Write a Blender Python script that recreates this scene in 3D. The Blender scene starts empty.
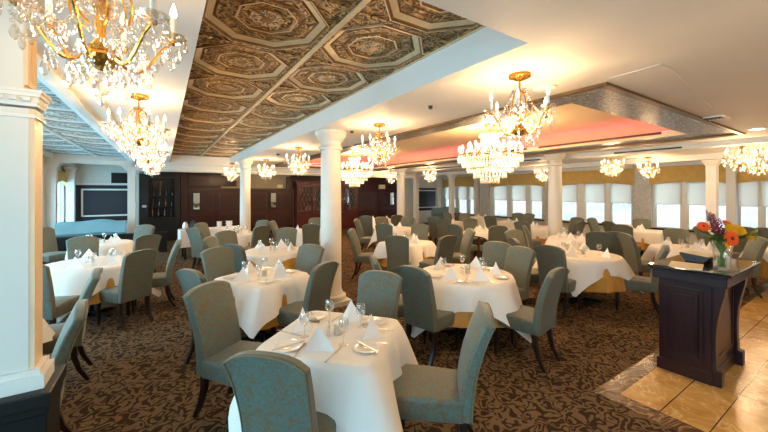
import bpy, math, random
from mathutils import Vector, Matrix
random.seed(7)
PI = math.pi
SC = bpy.context.scene
COL = SC.collection

# ------------------------------------------------------------------ camera
F_PX, HOR, CX, CAMH = 339.0, 192.0, 384.0, 1.75
YAW = math.radians(33.1)
CS, SN = math.cos(YAW), math.sin(YAW)

def P(px, py, z):
    """room x, y of what the photo shows at (px, py) when it is z above the floor"""
    zc = F_PX * (z - CAMH) / (HOR - py)
    xc = (px - CX) / F_PX * zc
    return xc * CS + zc * SN, -xc * SN + zc * CS

cam_d = bpy.data.cameras.new('camera')
cam_d.sensor_width = 36.0
cam_d.sensor_fit = 'HORIZONTAL'
cam_d.lens = 36.0 * F_PX / 768.0
cam_d.shift_y = -(216.0 - HOR) / 768.0
cam_d.clip_start = 0.05
cam = bpy.data.objects.new('camera', cam_d)
cam.location = (0, 0, CAMH)
cam.rotation_euler = (PI / 2, 0, -YAW)
COL.objects.link(cam)
SC.camera = cam

# ------------------------------------------------------------------ materials
def lin(r, g, b):
    f = lambda c: (c / 12.92) if c <= 0.04045 else ((c + 0.055) / 1.055) ** 2.4
    return (f(r / 255), f(g / 255), f(b / 255), 1.0)

class NT:
    def __init__(s, name):
        s.m = bpy.data.materials.new(name)
        s.m.use_nodes = True
        s.t = s.m.node_tree
        s.b = s.t.nodes['Principled BSDF']
    def n(s, t, **kw):
        x = s.t.nodes.new(t)
        for k, v in kw.items():
            if k.startswith('i_'):
                x.inputs[k[2:].replace('_', ' ')].default_value = v
            else:
                setattr(x, k, v)
        return x
    def l(s, a, b):
        s.t.links.new(a, b)
    def coord(s, kind='Object', scale=(1, 1, 1), rot=(0, 0, 0)):
        tc = s.n('ShaderNodeTexCoord')
        mp = s.n('ShaderNodeMapping')
        mp.inputs['Scale'].default_value = scale
        mp.inputs['Rotation'].default_value = rot
        s.l(tc.outputs[kind], mp.inputs['Vector'])
        return mp.outputs['Vector']
    def math(s, op, a, b=None, c=None):
        x = s.n('ShaderNodeMath', operation=op)
        for i, v in enumerate((a, b, c)):
            if v is None: continue
            if isinstance(v, (int, float)): x.inputs[i].default_value = v
            else: s.l(v, x.inputs[i])
        return x.outputs[0]
    def ramp(s, fac, stops, interp='LINEAR'):
        r = s.n('ShaderNodeValToRGB')
        r.color_ramp.interpolation = interp
        e = r.color_ramp.elements
        while len(e) < len(stops): e.new(0.5)
        for i, (p, c) in enumerate(stops):
            e[i].position = p; e[i].color = c
        s.l(fac, r.inputs['Fac'])
        return r.outputs['Color']
    def noise(s, vec, scale, detail=2.0, rough=0.5, dist=0.0):
        x = s.n('ShaderNodeTexNoise')
        x.inputs['Scale'].default_value = scale
        x.inputs['Detail'].default_value = detail
        x.inputs['Roughness'].default_value = rough
        x.inputs['Distortion'].default_value = dist
        if vec is not None: s.l(vec, x.inputs['Vector'])
        return x.outputs['Fac']
    def scroll(s, vec, scale, lines, dist=1.2):
        """flowing scroll lines: contour bands of a smooth noise"""
        f = s.noise(vec, scale, 1.0, 0.4, dist)
        return s.math('PINGPONG', s.math('MULTIPLY', f, lines), 1.0)
    def bump(s, h, strength=0.3, dist=0.01):
        b = s.n('ShaderNodeBump')
        b.inputs['Strength'].default_value = strength
        b.inputs['Distance'].default_value = dist
        s.l(h, b.inputs['Height'])
        s.l(b.outputs['Normal'], s.b.inputs['Normal'])

def plain(name, col, rough=0.6, metal=0.0, vary=0.06, scale=6.0, **kw):
    t = NT(name)
    c = lin(*col)
    v = t.coord('Object')
    f = t.noise(v, scale, 3.0)
    c1 = tuple(x * (1 - vary) for x in c[:3]) + (1,)
    c2 = tuple(min(1, x * (1 + vary)) for x in c[:3]) + (1,)
    t.l(t.ramp(f, [(0.3, c1), (0.7, c2)]), t.b.inputs['Base Color'])
    t.b.inputs['Roughness'].default_value = rough
    t.b.inputs['Metallic'].default_value = metal
    for k, val in kw.items():
        t.b.inputs[k.replace('_', ' ')].default_value = val
    return t.m

def scrolled(name, c_lo, c_hi, scale, lines, rough, metal=0.0, bump=0.0, edge=(0.35, 0.6), dist=1.2, bdist=0.01):
    t = NT(name)
    v = t.coord('Object')
    s = t.scroll(v, scale, lines, dist)
    r = t.ramp(s, [(edge[0], lin(*c_lo)), (edge[1], lin(*c_hi))])
    t.l(r, t.b.inputs['Base Color'])
    t.b.inputs['Roughness'].default_value = rough
    t.b.inputs['Metallic'].default_value = metal
    if bump: t.bump(s, bump, bdist)
    return t.m

def emit(name, col, strength, sampled=True):
    t = NT(name)
    t.t.nodes.remove(t.b)
    e = t.n('ShaderNodeEmission')
    e.inputs['Color'].default_value = col
    e.inputs['Strength'].default_value = strength
    o = t.t.nodes['Material Output']
    t.l(e.outputs[0], o.inputs['Surface'])
    if not sampled: t.m.cycles.emission_sampling = 'NONE'
    return t.m

def wood(name, c1, c2, rough=0.3, coat=0.4, axis=(6, 6, 0.8)):
    t = NT(name)
    v = t.coord('Object', axis)
    f = t.noise(v, 6.0, 5.0, 0.6, 0.6)
    t.l(t.ramp(f, [(0.3, lin(*c1)), (0.7, lin(*c2))]), t.b.inputs['Base Color'])
    t.b.inputs['Roughness'].default_value = rough
    t.b.inputs['Coat Weight'].default_value = coat
    t.b.inputs['Coat Roughness'].default_value = 0.15
    t.b.inputs['Specular IOR Level'].default_value = 0.3
    return t.m

def glassy(name, tint, gloss=0.25, rough=0.02, glow=None):
    """thin cut glass: clear with bright facets"""
    t = NT(name)
    t.t.nodes.remove(t.b)
    tr = t.n('ShaderNodeBsdfTransparent'); tr.inputs['Color'].default_value = tint
    gl = t.n('ShaderNodeBsdfGlossy'); gl.inputs['Roughness'].default_value = rough
    gl.inputs['Color'].default_value = (1, 1, 1, 1)
    lw = t.n('ShaderNodeLayerWeight'); lw.inputs['Blend'].default_value = gloss
    mx = t.n('ShaderNodeMixShader')
    f = t.math('MINIMUM', t.math('ADD', lw.outputs['Facing'], gloss * 0.4), 0.9)
    t.l(f, mx.inputs[0]); t.l(tr.outputs[0], mx.inputs[1]); t.l(gl.outputs[0], mx.inputs[2])
    out = mx.outputs[0]
    if glow:
        df = t.n('ShaderNodeBsdfTranslucent'); df.inputs['Color'].default_value = (1, 0.97, 0.92, 1)
        d2 = t.n('ShaderNodeBsdfDiffuse'); d2.inputs['Color'].default_value = (1, 0.97, 0.92, 1)
        m1 = t.n('ShaderNodeMixShader'); m1.inputs[0].default_value = 0.5
        t.l(df.outputs[0], m1.inputs[1]); t.l(d2.outputs[0], m1.inputs[2])
        m2 = t.n('ShaderNodeMixShader'); m2.inputs[0].default_value = glow
        t.l(out, m2.inputs[1]); t.l(m1.outputs[0], m2.inputs[2]); out = m2.outputs[0]
    t.l(out, t.t.nodes['Material Output'].inputs['Surface'])
    return t.m

M = {}
M['ceiling'] = plain('ceiling_paint', (224, 216, 205), 0.7, vary=0.02, scale=2)
M['trimwhite'] = plain('white_trim_paint', (222, 220, 212), 0.45, vary=0.02)
M['column'] = plain('column_paint', (216, 211, 200), 0.42, vary=0.02)
M['wall'] = plain('wall_paint', (205, 205, 195), 0.7, vary=0.03)
M['pier'] = plain('pier_paint', (214, 212, 202), 0.55, vary=0.02, scale=2)
M['tan'] = plain('tan_wall_paint', (176, 152, 112), 0.6, vary=0.06)
M['warmlit'] = plain('warm_lit_pier_paint', (224, 200, 164), 0.5, vary=0.04)  # warm light on the pier side and beam, put into the colour
M['stone'] = scrolled('grey_damask_wallpaper', (178, 175, 166), (196, 193, 184), 7, 8, 0.6)
M['tin_scroll'] = scrolled('bronze_tin_scroll', (88, 62, 30), (190, 150, 94), 12, 9, 0.42, 0.3, 0.8, (0.2, 0.8), 0.8, 0.02)
M['tin_cream'] = plain('cream_tin_border', (214, 192, 154), 0.4, 0.2, vary=0.08, scale=12)
M['tin_dark'] = plain('dark_bronze_tin', (140, 100, 52), 0.42, 0.3, vary=0.2, scale=12)
M['tin_inner'] = scrolled('grey_bronze_tin_rosette', (104, 82, 50), (186, 164, 126), 16, 9, 0.42, 0.3, 0.6, (0.25, 0.75), 0.8, 0.015)
M['pale_scroll'] = scrolled('pale_tin_scroll', (150, 154, 148), (224, 228, 220), 9, 9, 0.5, 0.1, 0.6, (0.25, 0.75), 0.8, 0.02)
M['pale_dark'] = plain('grey_tin', (150, 154, 148), 0.5, 0.1, vary=0.1)
M['pale_cream'] = plain('pale_tin_border', (226, 228, 222), 0.45, 0.05, vary=0.05)
M['mosaic'] = NT('grey_mosaic')
def _mosaic():
    t = M['mosaic']
    v = t.coord('Object', (1, 1, 1))
    vo = t.n('ShaderNodeTexVoronoi'); vo.inputs['Scale'].default_value = 45
    mp = t.coord('Object', (1, 1.6, 1), (0, 0, 0.6))
    t.l(mp, vo.inputs['Vector'])
    t.l(t.ramp(vo.outputs['Color'], [(0.2, lin(92, 84, 76)), (0.55, lin(142, 132, 120)), (0.85, lin(206, 198, 186))]), t.b.inputs['Base Color'])
    t.b.inputs['Roughness'].default_value = 0.35
    t.b.inputs['Metallic'].default_value = 0.1
    return t.m
M['mosaic'] = _mosaic()
M['bronze'] = plain('bronze_trim', (112, 84, 46), 0.4, 0.3, vary=0.15)
M['maroon'] = plain('maroon_trim', (92, 26, 30), 0.5)
M['cove'] = plain('cove_paint', (240, 214, 170), 0.7, vary=0.02)
M['mahogany'] = wood('mahogany', (36, 12, 12), (62, 22, 20), 0.4, 0.12)
M['cherry'] = wood('cherry_wood', (58, 18, 12), (96, 34, 20), 0.35, 0.4)
M['espresso'] = wood('espresso_lacquer', (26, 12, 16), (48, 22, 24), 0.35, 0.2)
M['blackwood'] = wood('black_stained_wood', (8, 7, 7), (16, 13, 12), 0.5, 0.05)
M['legwood'] = wood('dark_leg_wood', (24, 15, 11), (42, 26, 18), 0.35, 0.3)
M['tablewood'] = wood('table_wood', (96, 52, 24), (150, 84, 36), 0.4, 0.2)
def _linen():
    t = NT('white_linen')
    t.b.inputs['Base Color'].default_value = lin(234, 231, 226)
    t.b.inputs['Roughness'].default_value = 0.75
    v = t.coord('Object')
    t.bump(t.math('ADD', t.noise(v, 5.0, 3, .5, .8), t.math('MULTIPLY', t.noise(v, 16, 3), .35)), 0.35, 0.03)
    return t.m
M['linen'] = _linen()
M['napkin'] = plain('white_napkin_linen', (240, 240, 240), 0.7, vary=0.01, scale=30)
M['gold_satin'] = plain('gold_satin', (196, 140, 52), 0.4, vary=0.12, Sheen_Weight=0.3)
M['valance'] = plain('gold_valance_fabric', (204, 166, 90), 0.75, vary=0.08)
M['gold'] = plain('gilded_metal', (222, 168, 82), 0.25, 0.9, vary=0.1)
M['chrome'] = plain('polished_steel', (200, 196, 190), 0.35, 1.0, vary=0.03)
M['steel_black'] = plain('black_iron', (22, 22, 24), 0.45, 0.5)
M['china'] = plain('white_china', (240, 238, 232), 0.15, vary=0.01, Coat_Weight=0.5)
M['candle'] = plain('candle_sleeve', (246, 240, 226), 0.5, vary=0.01)
M['bulb'] = emit('lit_candle_bulb', (1.0, 0.80, 0.48, 1), 9.0, False)
M['led'] = emit('pink_cove_led', (1.0, 0.10, 0.18, 1), 12.0)
M['downlight'] = emit('lit_downlight', (1.0, 0.86, 0.62, 1), 6.0, False)
M['crystal'] = glassy('cut_crystal', (0.90, 0.88, 0.85, 1), 0.24, 0.08, 0.035)
M['crystal_bright'] = glassy('frosted_crystal', (0.96, 0.95, 0.93, 1), 0.35, 0.08, 0.32)
M['glass'] = glassy('clear_glassware', (0.95, 0.96, 0.96, 1), 0.13, 0.02, 0.03)
M['pane'] = glassy('window_glass', (0.97, 0.98, 0.99, 1), 0.08, 0.01)
M['water'] = glassy('vase_water', (0.86, 0.9, 0.84, 1), 0.12, 0.02)
M['mirror'] = plain('mirror_glass', (225, 230, 235), 0.03, 1.0, vary=0.0)
M['sofa'] = plain('blue_leather', (112, 146, 152), 0.42, vary=0.06, scale=3)
M['sofagreen'] = plain('grey_green_leather', (112, 134, 130), 0.45, vary=0.06, scale=3)
M['screen'] = plain('dark_screen', (26, 29, 40), 0.5, vary=0.1, scale=1)
M['navy'] = plain('navy_board', (18, 20, 34), 0.6, vary=0.05)
M['black'] = plain('black_plastic', (18, 18, 20), 0.4)
M['paper'] = plain('cream_paper', (232, 220, 192), 0.8, vary=0.02)
M['granite'] = plain('black_granite', (26, 26, 32), 0.08, vary=0.3, scale=60, Coat_Weight=0.6)
M['stem'] = plain('green_stem', (86, 124, 44), 0.5, vary=0.15)
M['leaf'] = plain('green_leaf', (60, 100, 36), 0.5, vary=0.25)
M['lime'] = plain('lime_leaf', (150, 170, 50), 0.5, vary=0.2)
M['orange'] = plain('orange_petal', (238, 92, 22), 0.5, vary=0.1)
M['yellow'] = plain('yellow_petal', (250, 186, 16), 0.5, vary=0.1)
M['purple'] = plain('purple_petal', (72, 36, 110), 0.5, vary=0.15)
M['plum'] = plain('plum_petal', (120, 22, 62), 0.5, vary=0.15)
M['bottle'] = plain('dark_bottle_glass', (24, 32, 22), 0.08, Coat_Weight=0.7)
M['foil'] = plain('bottle_foil', (190, 172, 120), 0.3, 0.6)
M['amber'] = plain('amber_bottle_glass', (84, 44, 18), 0.1)
M['exitcream'] = plain('cream_plastic', (236, 222, 180), 0.5)

def _fabric():
    t = NT('sage_damask')
    v = t.coord('Object')
    s = t.scroll(v, 30, 9, 1.0)
    t.l(t.ramp(s, [(0.24, lin(76, 108, 105)), (0.66, lin(102, 84, 58))]), t.b.inputs['Base Color'])
    t.b.inputs['Roughness'].default_value = 0.6
    t.b.inputs['Sheen Weight'].default_value = 0.25
    t.b.inputs['Sheen Roughness'].default_value = 0.4
    t.bump(s, 0.12, 0.004)
    return t.m
M['fabric'] = _fabric()
M['piping'] = plain('olive_piping', (112, 106, 82), 0.6)

def _carpet():
    t = NT('brown_scroll_carpet')
    v = t.coord('Object')
    s = t.scroll(v, 10, 9, .6)
    fine = t.noise(v, 90, 2)
    base = t.ramp(s, [(0.35, lin(56, 42, 31)), (0.62, lin(116, 95, 70))])
    mx = t.n('ShaderNodeMix', data_type='RGBA', blend_type='MULTIPLY')
    mx.inputs['Factor'].default_value = 0.5
    t.l(base, mx.inputs['A'])
    t.l(t.ramp(fine, [(0.3, (0.5, 0.5, 0.5, 1)), (0.7, (1, 1, 1, 1))]), mx.inputs['B'])
    t.l(mx.outputs['Result'], t.b.inputs['Base Color'])
    t.b.inputs['Roughness'].default_value = 0.95
    t.b.inputs['Specular IOR Level'].default_value = 0.1
    t.bump(fine, 0.3, 0.004)
    return t.m
M['carpet'] = _carpet()

def _marble(name, c1, c2, vein, joints):
    t = NT(name)
    v = t.coord('Object')
    n1 = t.noise(v, 3.0, 6, 0.6, 1.5)
    base = t.ramp(n1, [(0.3, lin(*c1)), (0.7, lin(*c2))])
    n2 = t.noise(v, 2.2, 4, 0.55, 2.5)
    vf = t.math('ABSOLUTE', t.math('SUBTRACT', n2, 0.5))
    vm = t.ramp(vf, [(0.0, (1, 1, 1, 1)), (0.03, (0, 0, 0, 1))])
    mx = t.n('ShaderNodeMix', data_type='RGBA')
    t.l(t.math('MULTIPLY', vm, 0.55), mx.inputs['Factor'])
    t.l(base, mx.inputs['A']); mx.inputs['B'].default_value = lin(*vein)
    out = mx.outputs['Result']
    if joints:
        x, y, w, h = joints
        sp = t.n('ShaderNodeSeparateXYZ'); t.l(v, sp.inputs[0])
        def line(c, off, size):
            q = t.math('MODULO', t.math('ADD', t.math('SUBTRACT', c, off), 100 * size), size)
            return t.math('LESS_THAN', t.math('MINIMUM', q, t.math('SUBTRACT', size, q)), 0.004)
        j = t.math('MAXIMUM', line(sp.outputs[0], x, w), line(sp.outputs[1], y, h))
        m2 = t.n('ShaderNodeMix', data_type='RGBA')
        t.l(j, m2.inputs['Factor']); t.l(out, m2.inputs['A']); m2.inputs['B'].default_value = lin(70, 48, 24)
        out = m2.outputs['Result']
    t.l(out, t.b.inputs['Base Color'])
    t.b.inputs['Roughness'].default_value = 0.24
    return t.m
M['marble'] = _marble('golden_marble', (176, 134, 72), (206, 168, 104), (232, 206, 150), (3.30, 0.77, 0.86, 0.29))
M['marble_dark'] = _marble('brown_marble', (58, 38, 24), (98, 70, 46), (190, 160, 124), None)

def _shade():
    t = NT('roller_shade_cloth')
    t.t.nodes.remove(t.b)
    d = t.n('ShaderNodeBsdfDiffuse'); d.inputs['Color'].default_value = lin(236, 234, 226)
    tr = t.n('ShaderNodeBsdfTranslucent'); tr.inputs['Color'].default_value = lin(240, 238, 230)
    m = t.n('ShaderNodeMixShader'); m.inputs[0].default_value = 0.7
    t.l(d.outputs[0], m.inputs[1]); t.l(tr.outputs[0], m.inputs[2])
    tp = t.n('ShaderNodeBsdfTransparent'); tp.inputs['Color'].default_value = (1, .96, .9, 1)
    m2 = t.n('ShaderNodeMixShader'); m2.inputs[0].default_value = 0.35   # open weave
    t.l(m.outputs[0], m2.inputs[1]); t.l(tp.outputs[0], m2.inputs[2])
    t.l(m2.outputs[0], t.t.nodes['Material Output'].inputs['Surface'])
    return t.m
M['shade'] = _shade()

# ------------------------------------------------------------------ mesh builder
class MB:
    def __init__(s):
        s.v, s.f, s.mi, s.mats = [], [], [], []
        s.cur = 0
        s.T = Matrix.Identity(4)
    def mat(s, m):
        if m not in s.mats: s.mats.append(m)
        s.cur = s.mats.index(m)
        return s
    def at(s, x=0, y=0, z=0, rz=0, rx=0, ry=0, sc=1):
        s.T = Matrix.Translation((x, y, z)) @ Matrix.Rotation(rz, 4, 'Z') @ Matrix.Rotation(rx, 4, 'X') @ Matrix.Rotation(ry, 4, 'Y') @ Matrix.Scale(sc, 4)
        return s
    def raw(s, vs, fs):
        o = len(s.v)
        s.v += [tuple(s.T @ Vector(p)) for p in vs]
        s.f += [tuple(i + o for i in f) for f in fs]
        s.mi += [s.cur] * len(fs)
        return s
    def box(s, x0, x1, y0, y1, z0, z1):
        vs = [(x, y, z) for z in (z0, z1) for y in (y0, y1) for x in (x0, x1)]
        return s.raw(vs, [(0, 2, 3, 1), (4, 5, 7, 6), (0, 1, 5, 4), (2, 6, 7, 3), (0, 4, 6, 2), (1, 3, 7, 5)])
    def cbox(s, c, d):
        return s.box(c[0] - d[0] / 2, c[0] + d[0] / 2, c[1] - d[1] / 2, c[1] + d[1] / 2, c[2] - d[2] / 2, c[2] + d[2] / 2)
    def lathe(s, prof, seg=24, c=(0, 0), cap=True):
        vs, fs = [], []
        for r, z in prof:
            for k in range(seg):
                a = 2 * PI * k / seg
                vs.append((c[0] + r * math.cos(a), c[1] + r * math.sin(a), z))
        n = len(prof)
        for i in range(n - 1):
            for k in range(seg):
                k2 = (k + 1) % seg
                fs.append((i * seg + k, i * seg + k2, (i + 1) * seg + k2, (i + 1) * seg + k))
        if cap:
            if prof[0][0] > 1e-6: fs.append(tuple(range(seg - 1, -1, -1)))
            if prof[-1][0] > 1e-6: fs.append(tuple((n - 1) * seg + k for k in range(seg)))
        return s.raw(vs, fs)
    def tube(s, pts, r, seg=8, close=False):
        pts = [Vector(p) for p in pts]
        n = len(pts)
        rs = r if isinstance(r, (list, tuple)) else [r] * n
        vs, fs = [], []
        up = None
        for i, p in enumerate(pts):
            if close: t = pts[(i + 1) % n] - pts[i - 1]
            else: t = pts[min(i + 1, n - 1)] - pts[max(i - 1, 0)]
            t = t.normalized() if t.length > 1e-9 else Vector((0, 0, 1))
            if up is None:
                up = Vector((0, 0, 1)) if abs(t.z) < 0.9 else Vector((1, 0, 0))
            a = t.cross(up)
            a = a.normalized() if a.length > 1e-6 else Vector((1, 0, 0))
            b = a.cross(t).normalized()
            up = b
            for k in range(seg):
                q = 2 * PI * k / seg
                vs.append(p + (a * math.cos(q) + b * math.sin(q)) * rs[i])
        m = n if close else n - 1
        for i in range(m):
            i2 = (i + 1) % n
            for k in range(seg):
                k2 = (k + 1) % seg
                fs.append((i * seg + k, i * seg + k2, i2 * seg + k2, i2 * seg + k))
        if not close:
            fs.append(tuple(range(seg - 1, -1, -1)))
            fs.append(tuple((n - 1) * seg + k for k in range(seg)))
        return s.raw(vs, fs)
    def prism(s, poly, z0, z1, axis='z'):
        n = len(poly)
        def mk(a, b, h):
            return (a, b, h) if axis == 'z' else ((a, h, b) if axis == 'y' else (h, a, b))
        vs = [mk(a, b, z0) for a, b in poly] + [mk(a, b, z1) for a, b in poly]
        fs = [tuple(range(n - 1, -1, -1)), tuple(range(n, 2 * n))]
        fs += [(i, (i + 1) % n, n + (i + 1) % n, n + i) for i in range(n)]
        return s.raw(vs, fs)
    def ball(s, c, r, seg=10, rings=6, sz=1.0):
        prof = [(r * math.sin(PI * i / rings), c[2] - r * sz * math.cos(PI * i / rings)) for i in range(rings + 1)]
        return s.lathe(prof, seg, (c[0], c[1]), cap=False)
    def drop(s, c, w, h, seg=6):
        """a faceted almond drop hanging from c"""
        x, y, z = c
        return s.lathe([(0.0005, z), (w * .35, z - h * .3), (w * .5, z - h * .62), (w * .3, z - h * .88), (0.0005, z - h)], seg, (x, y), cap=False)
    def build(s, name, parent=None, smooth=40, bevel=0, solid=0, seg=2):
        me = bpy.data.meshes.new(name)
        me.from_pydata(s.v, [], s.f)
        for m in s.mats: me.materials.append(m)
        me.polygons.foreach_set('material_index', s.mi)
        me.validate()
        import bmesh
        bm = bmesh.new(); bm.from_mesh(me)
        bmesh.ops.remove_doubles(bm, verts=bm.verts, dist=1e-5)
        bmesh.ops.recalc_face_normals(bm, faces=bm.faces)
        bm.to_mesh(me); bm.free()
        if smooth:
            me.polygons.foreach_set('use_smooth', [True] * len(me.polygons))
            me.set_sharp_from_angle(angle=math.radians(smooth))
        o = bpy.data.objects.new(name, me)
        COL.objects.link(o)
        if parent is not None: o.parent = parent
        if solid:
            md = o.modifiers.new('solid', 'SOLIDIFY'); md.thickness = solid; md.offset = -1
        if bevel:
            md = o.modifiers.new('bevel', 'BEVEL'); md.width = bevel; md.segments = seg; md.limit_method = 'ANGLE'
            md.harden_normals = False
        return o

def tag(o, label=None, cat=None, group=None, kind=None):
    if label: o['label'] = label
    if cat: o['category'] = cat
    if group: o['group'] = group
    if kind: o['kind'] = kind
    return o

def thing(name, loc, rz, label, cat, group=None):
    o = bpy.data.objects.new(name, None)
    o.empty_display_size = 0.1
    COL.objects.link(o)
    o.location = loc; o.rotation_euler = (0, 0, rz)
    return tag(o, label, cat, group)

def copy_tree(o, parent=None):
    c = o.copy(); COL.objects.link(c)
    if parent is not None: c.parent = parent
    for ch in list(o.children): copy_tree(ch, c)
    return c

def structure(o):
    o['kind'] = 'structure'
    return o

# ------------------------------------------------------------------ room shell
XL, XR, YF, YB = -2.7, 13.8, -3.2, 15.0
ZC = 2.70
m = MB().mat(M['carpet'])
m.box(XL - .2, XR + .2, YF - .2, YB + .2, -0.1, 0)
structure(m.build('floor', smooth=0))

# marble inset at the entrance with its dark border
m = MB().mat(M['marble']).box(3.30, 9.6, -3.15, 1.34, 0.0, 0.006)
structure(m.build('floor_marble', smooth=0))
m = MB().mat(M['marble_dark'])
m.box(3.15, 3.298, -3.15, 1.49, 0, 0.006); m.box(3.298, 9.6, 1.342, 1.49, 0, 0.006)
structure(m.build('floor_border', smooth=0))

# ceiling slab with its three recesses
R1 = (0.18, 1.95, 1.31, 12.85)
R2 = (3.25, 7.85, 1.45, 12.5)
RL = (-2.55, -0.72, 2.3, 12.85)
xs = sorted({XL - .2, XR + .2, *R1[:2], *R2[:2], *RL[:2]})
ys = sorted({YF - .2, YB + .2, *R1[2:], *R2[2:], *RL[2:]})
m = MB().mat(M['ceiling'])
inside = lambda r, x, y: r[0] < x < r[1] and r[2] < y < r[3]
for i in range(len(xs) - 1):
    for j in range(len(ys) - 1):
        cx, cy = (xs[i] + xs[i + 1]) / 2, (ys[j] + ys[j + 1]) / 2
        if any(inside(r, cx, cy) for r in (R1, R2, RL)): continue
        m.box(xs[i], xs[i + 1], ys[j], ys[j + 1], ZC, ZC + 0.4)
structure(m.build('ceiling', smooth=0))

def tin_ceiling(name, r, nx, z, off, ty, mats):
    scroll, cream, dark, inner = mats
    b = MB()
    w = (r[1] - r[0]) / nx
    c = 0.42
    octo = [(1, c), (c, 1), (-c, 1), (-1, c), (-1, -c), (-c, -1), (c, -1), (1, -c)]
    prof = [(1.0, 0), (.93, 0), (.92, -.012), (.90, -.012), (.89, .0), (.86, .004), (.76, .022), (.75, .03), (.735, .03), (.72, .02), (.56, .026), (.55, .036), (.53, .036), (.50, .026), (.46, .026),
            (.45, .018), (.42, .018), (.40, .03), (.26, .03), (.25, .02), (.17, .016), (.09, .014), (.0, .006)]
    pm = [scroll, dark, cream, dark, dark, cream, dark, dark, dark, scroll, dark, inner, dark, scroll, inner, cream, dark, scroll, dark, inner, inner, dark]
    y = off
    while y < r[3] + ty:
        for i in range(nx):
            cx = r[0] + w * (i + .5); cy = y
            ax, ay = w / 2, ty / 2
            lo, hi = r[2], r[3]
            def clampy(v): return min(max(v, lo), hi)
            rings = []
            for s, dz in prof:
                rings.append([(cx + ax * s * px, clampy(cy + ay * s * py), z + dz) for px, py in octo])
            if cy + ay < lo or cy - ay > hi: continue
            for k in range(len(prof) - 1):
                b.mat(pm[k])
                vs = rings[k] + rings[k + 1]
                b.raw(vs, [(q, (q + 1) % 8, 8 + (q + 1) % 8, 8 + q) for q in range(8)])
            b.mat(scroll)
            for sx, sy, q in ((1, 1, 0), (-1, 1, 2), (-1, -1, 4), (1, -1, 6)):
                b.raw([rings[0][q], (cx + sx * ax, clampy(cy + sy * ay), z), rings[0][q + 1]], [(0, 1, 2)])
        # cross ribs with a lighter bead
        yy = y - ty / 2
        if r[2] < yy < r[3]:
            b.mat(scroll); b.box(r[0], r[1], yy - .022, yy + .022, z - .010, z + .01)
        y += ty
    for i in range(nx + 1):
        x = r[0] + w * i
        b.mat(scroll); b.box(max(r[0], x - .045), min(r[1], x + .045), r[2], r[3], z - .014, z + .01)
        b.mat(cream); b.box(max(r[0], x - .018), min(r[1], x + .018), r[2], r[3], z - .026, z + .01)
    b.mat(dark); b.box(r[0] - .01, r[1] + .01, r[2] - .01, r[3] + .01, z + .045, z + .07)
    o = b.build(name, smooth=25)
    return structure(o)
tin_ceiling('ceiling_tin', R1, 2, 2.965, 1.535, 0.95, (M['tin_scroll'], M['tin_cream'], M['tin_dark'], M['tin_inner']))
tin_ceiling('ceiling_pale', RL, 2, 2.82, 2.8, 0.95, (M['pale_scroll'], M['pale_cream'], M['pale_dark'], M['pale_scroll']))

trim_no = [0]
def trim(m, smooth=0, bevel=0):
    trim_no[0] += 1
    return structure(m.build('trim_%d' % trim_no[0], smooth=smooth, bevel=bevel))

# moulding along the pale tin recess
m = MB().mat(M['trimwhite'])
m.prism([(-.72, 2.70), (-.72, 2.66), (-.80, 2.66), (-.88, 2.70), (-.92, 2.76), (-.92, 2.82), (-.72, 2.82)], RL[2], RL[3], 'y')
m.box(-.58, -.54, RL[2], RL[3], 2.675, 2.70)
trim(m)

# cove recess: mosaic border, bronze moulding, maroon lip, LED strips
IN = (3.72, 7.27, 1.97, 11.9)
m = MB().mat(M['mosaic'])
m.box(R2[0], R2[1], R2[2], IN[2], 2.715, 2.79); m.box(R2[0], R2[1], IN[3], R2[3], 2.715, 2.79)
m.box(R2[0], IN[0], IN[2], IN[3], 2.715, 2.79); m.box(IN[1], R2[1], IN[2], IN[3], 2.715, 2.79)
structure(m.build('ceiling_border', smooth=0))
m = MB().mat(M['bronze'])
for a in ((R2[0] - .05, R2[1] + .05, R2[2] - .05, R2[2] + .015), (R2[0] - .05, R2[1] + .05, R2[3] - .015, R2[3] + .05),
          (R2[0] - .05, R2[0] + .015, R2[2], R2[3]), (R2[1] - .015, R2[1] + .05, R2[2], R2[3])):
    m.box(*a, 2.675, 2.714)
trim(m)
m = MB().mat(M['cove'])
m.box(IN[1] - .02, IN[1] + .01, IN[2], IN[3], 2.705, 2.792); m.box(IN[0], IN[1], IN[3] - .01, IN[3] + .02, 2.705, 2.792)  # cream edge stands for the mosaic border lit orange
trim(m)
m = MB().mat(M['maroon'])
m.box(IN[1] - .028, IN[1] - .02, 2.3, 4.6, 2.755, 2.795); m.box(IN[1] - .028, IN[1] - .02, 4.9, IN[3], 2.755, 2.795)
m.box(IN[0], IN[1], IN[3] - .018, IN[3] - .01, 2.755, 2.795)
trim(m)
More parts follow.
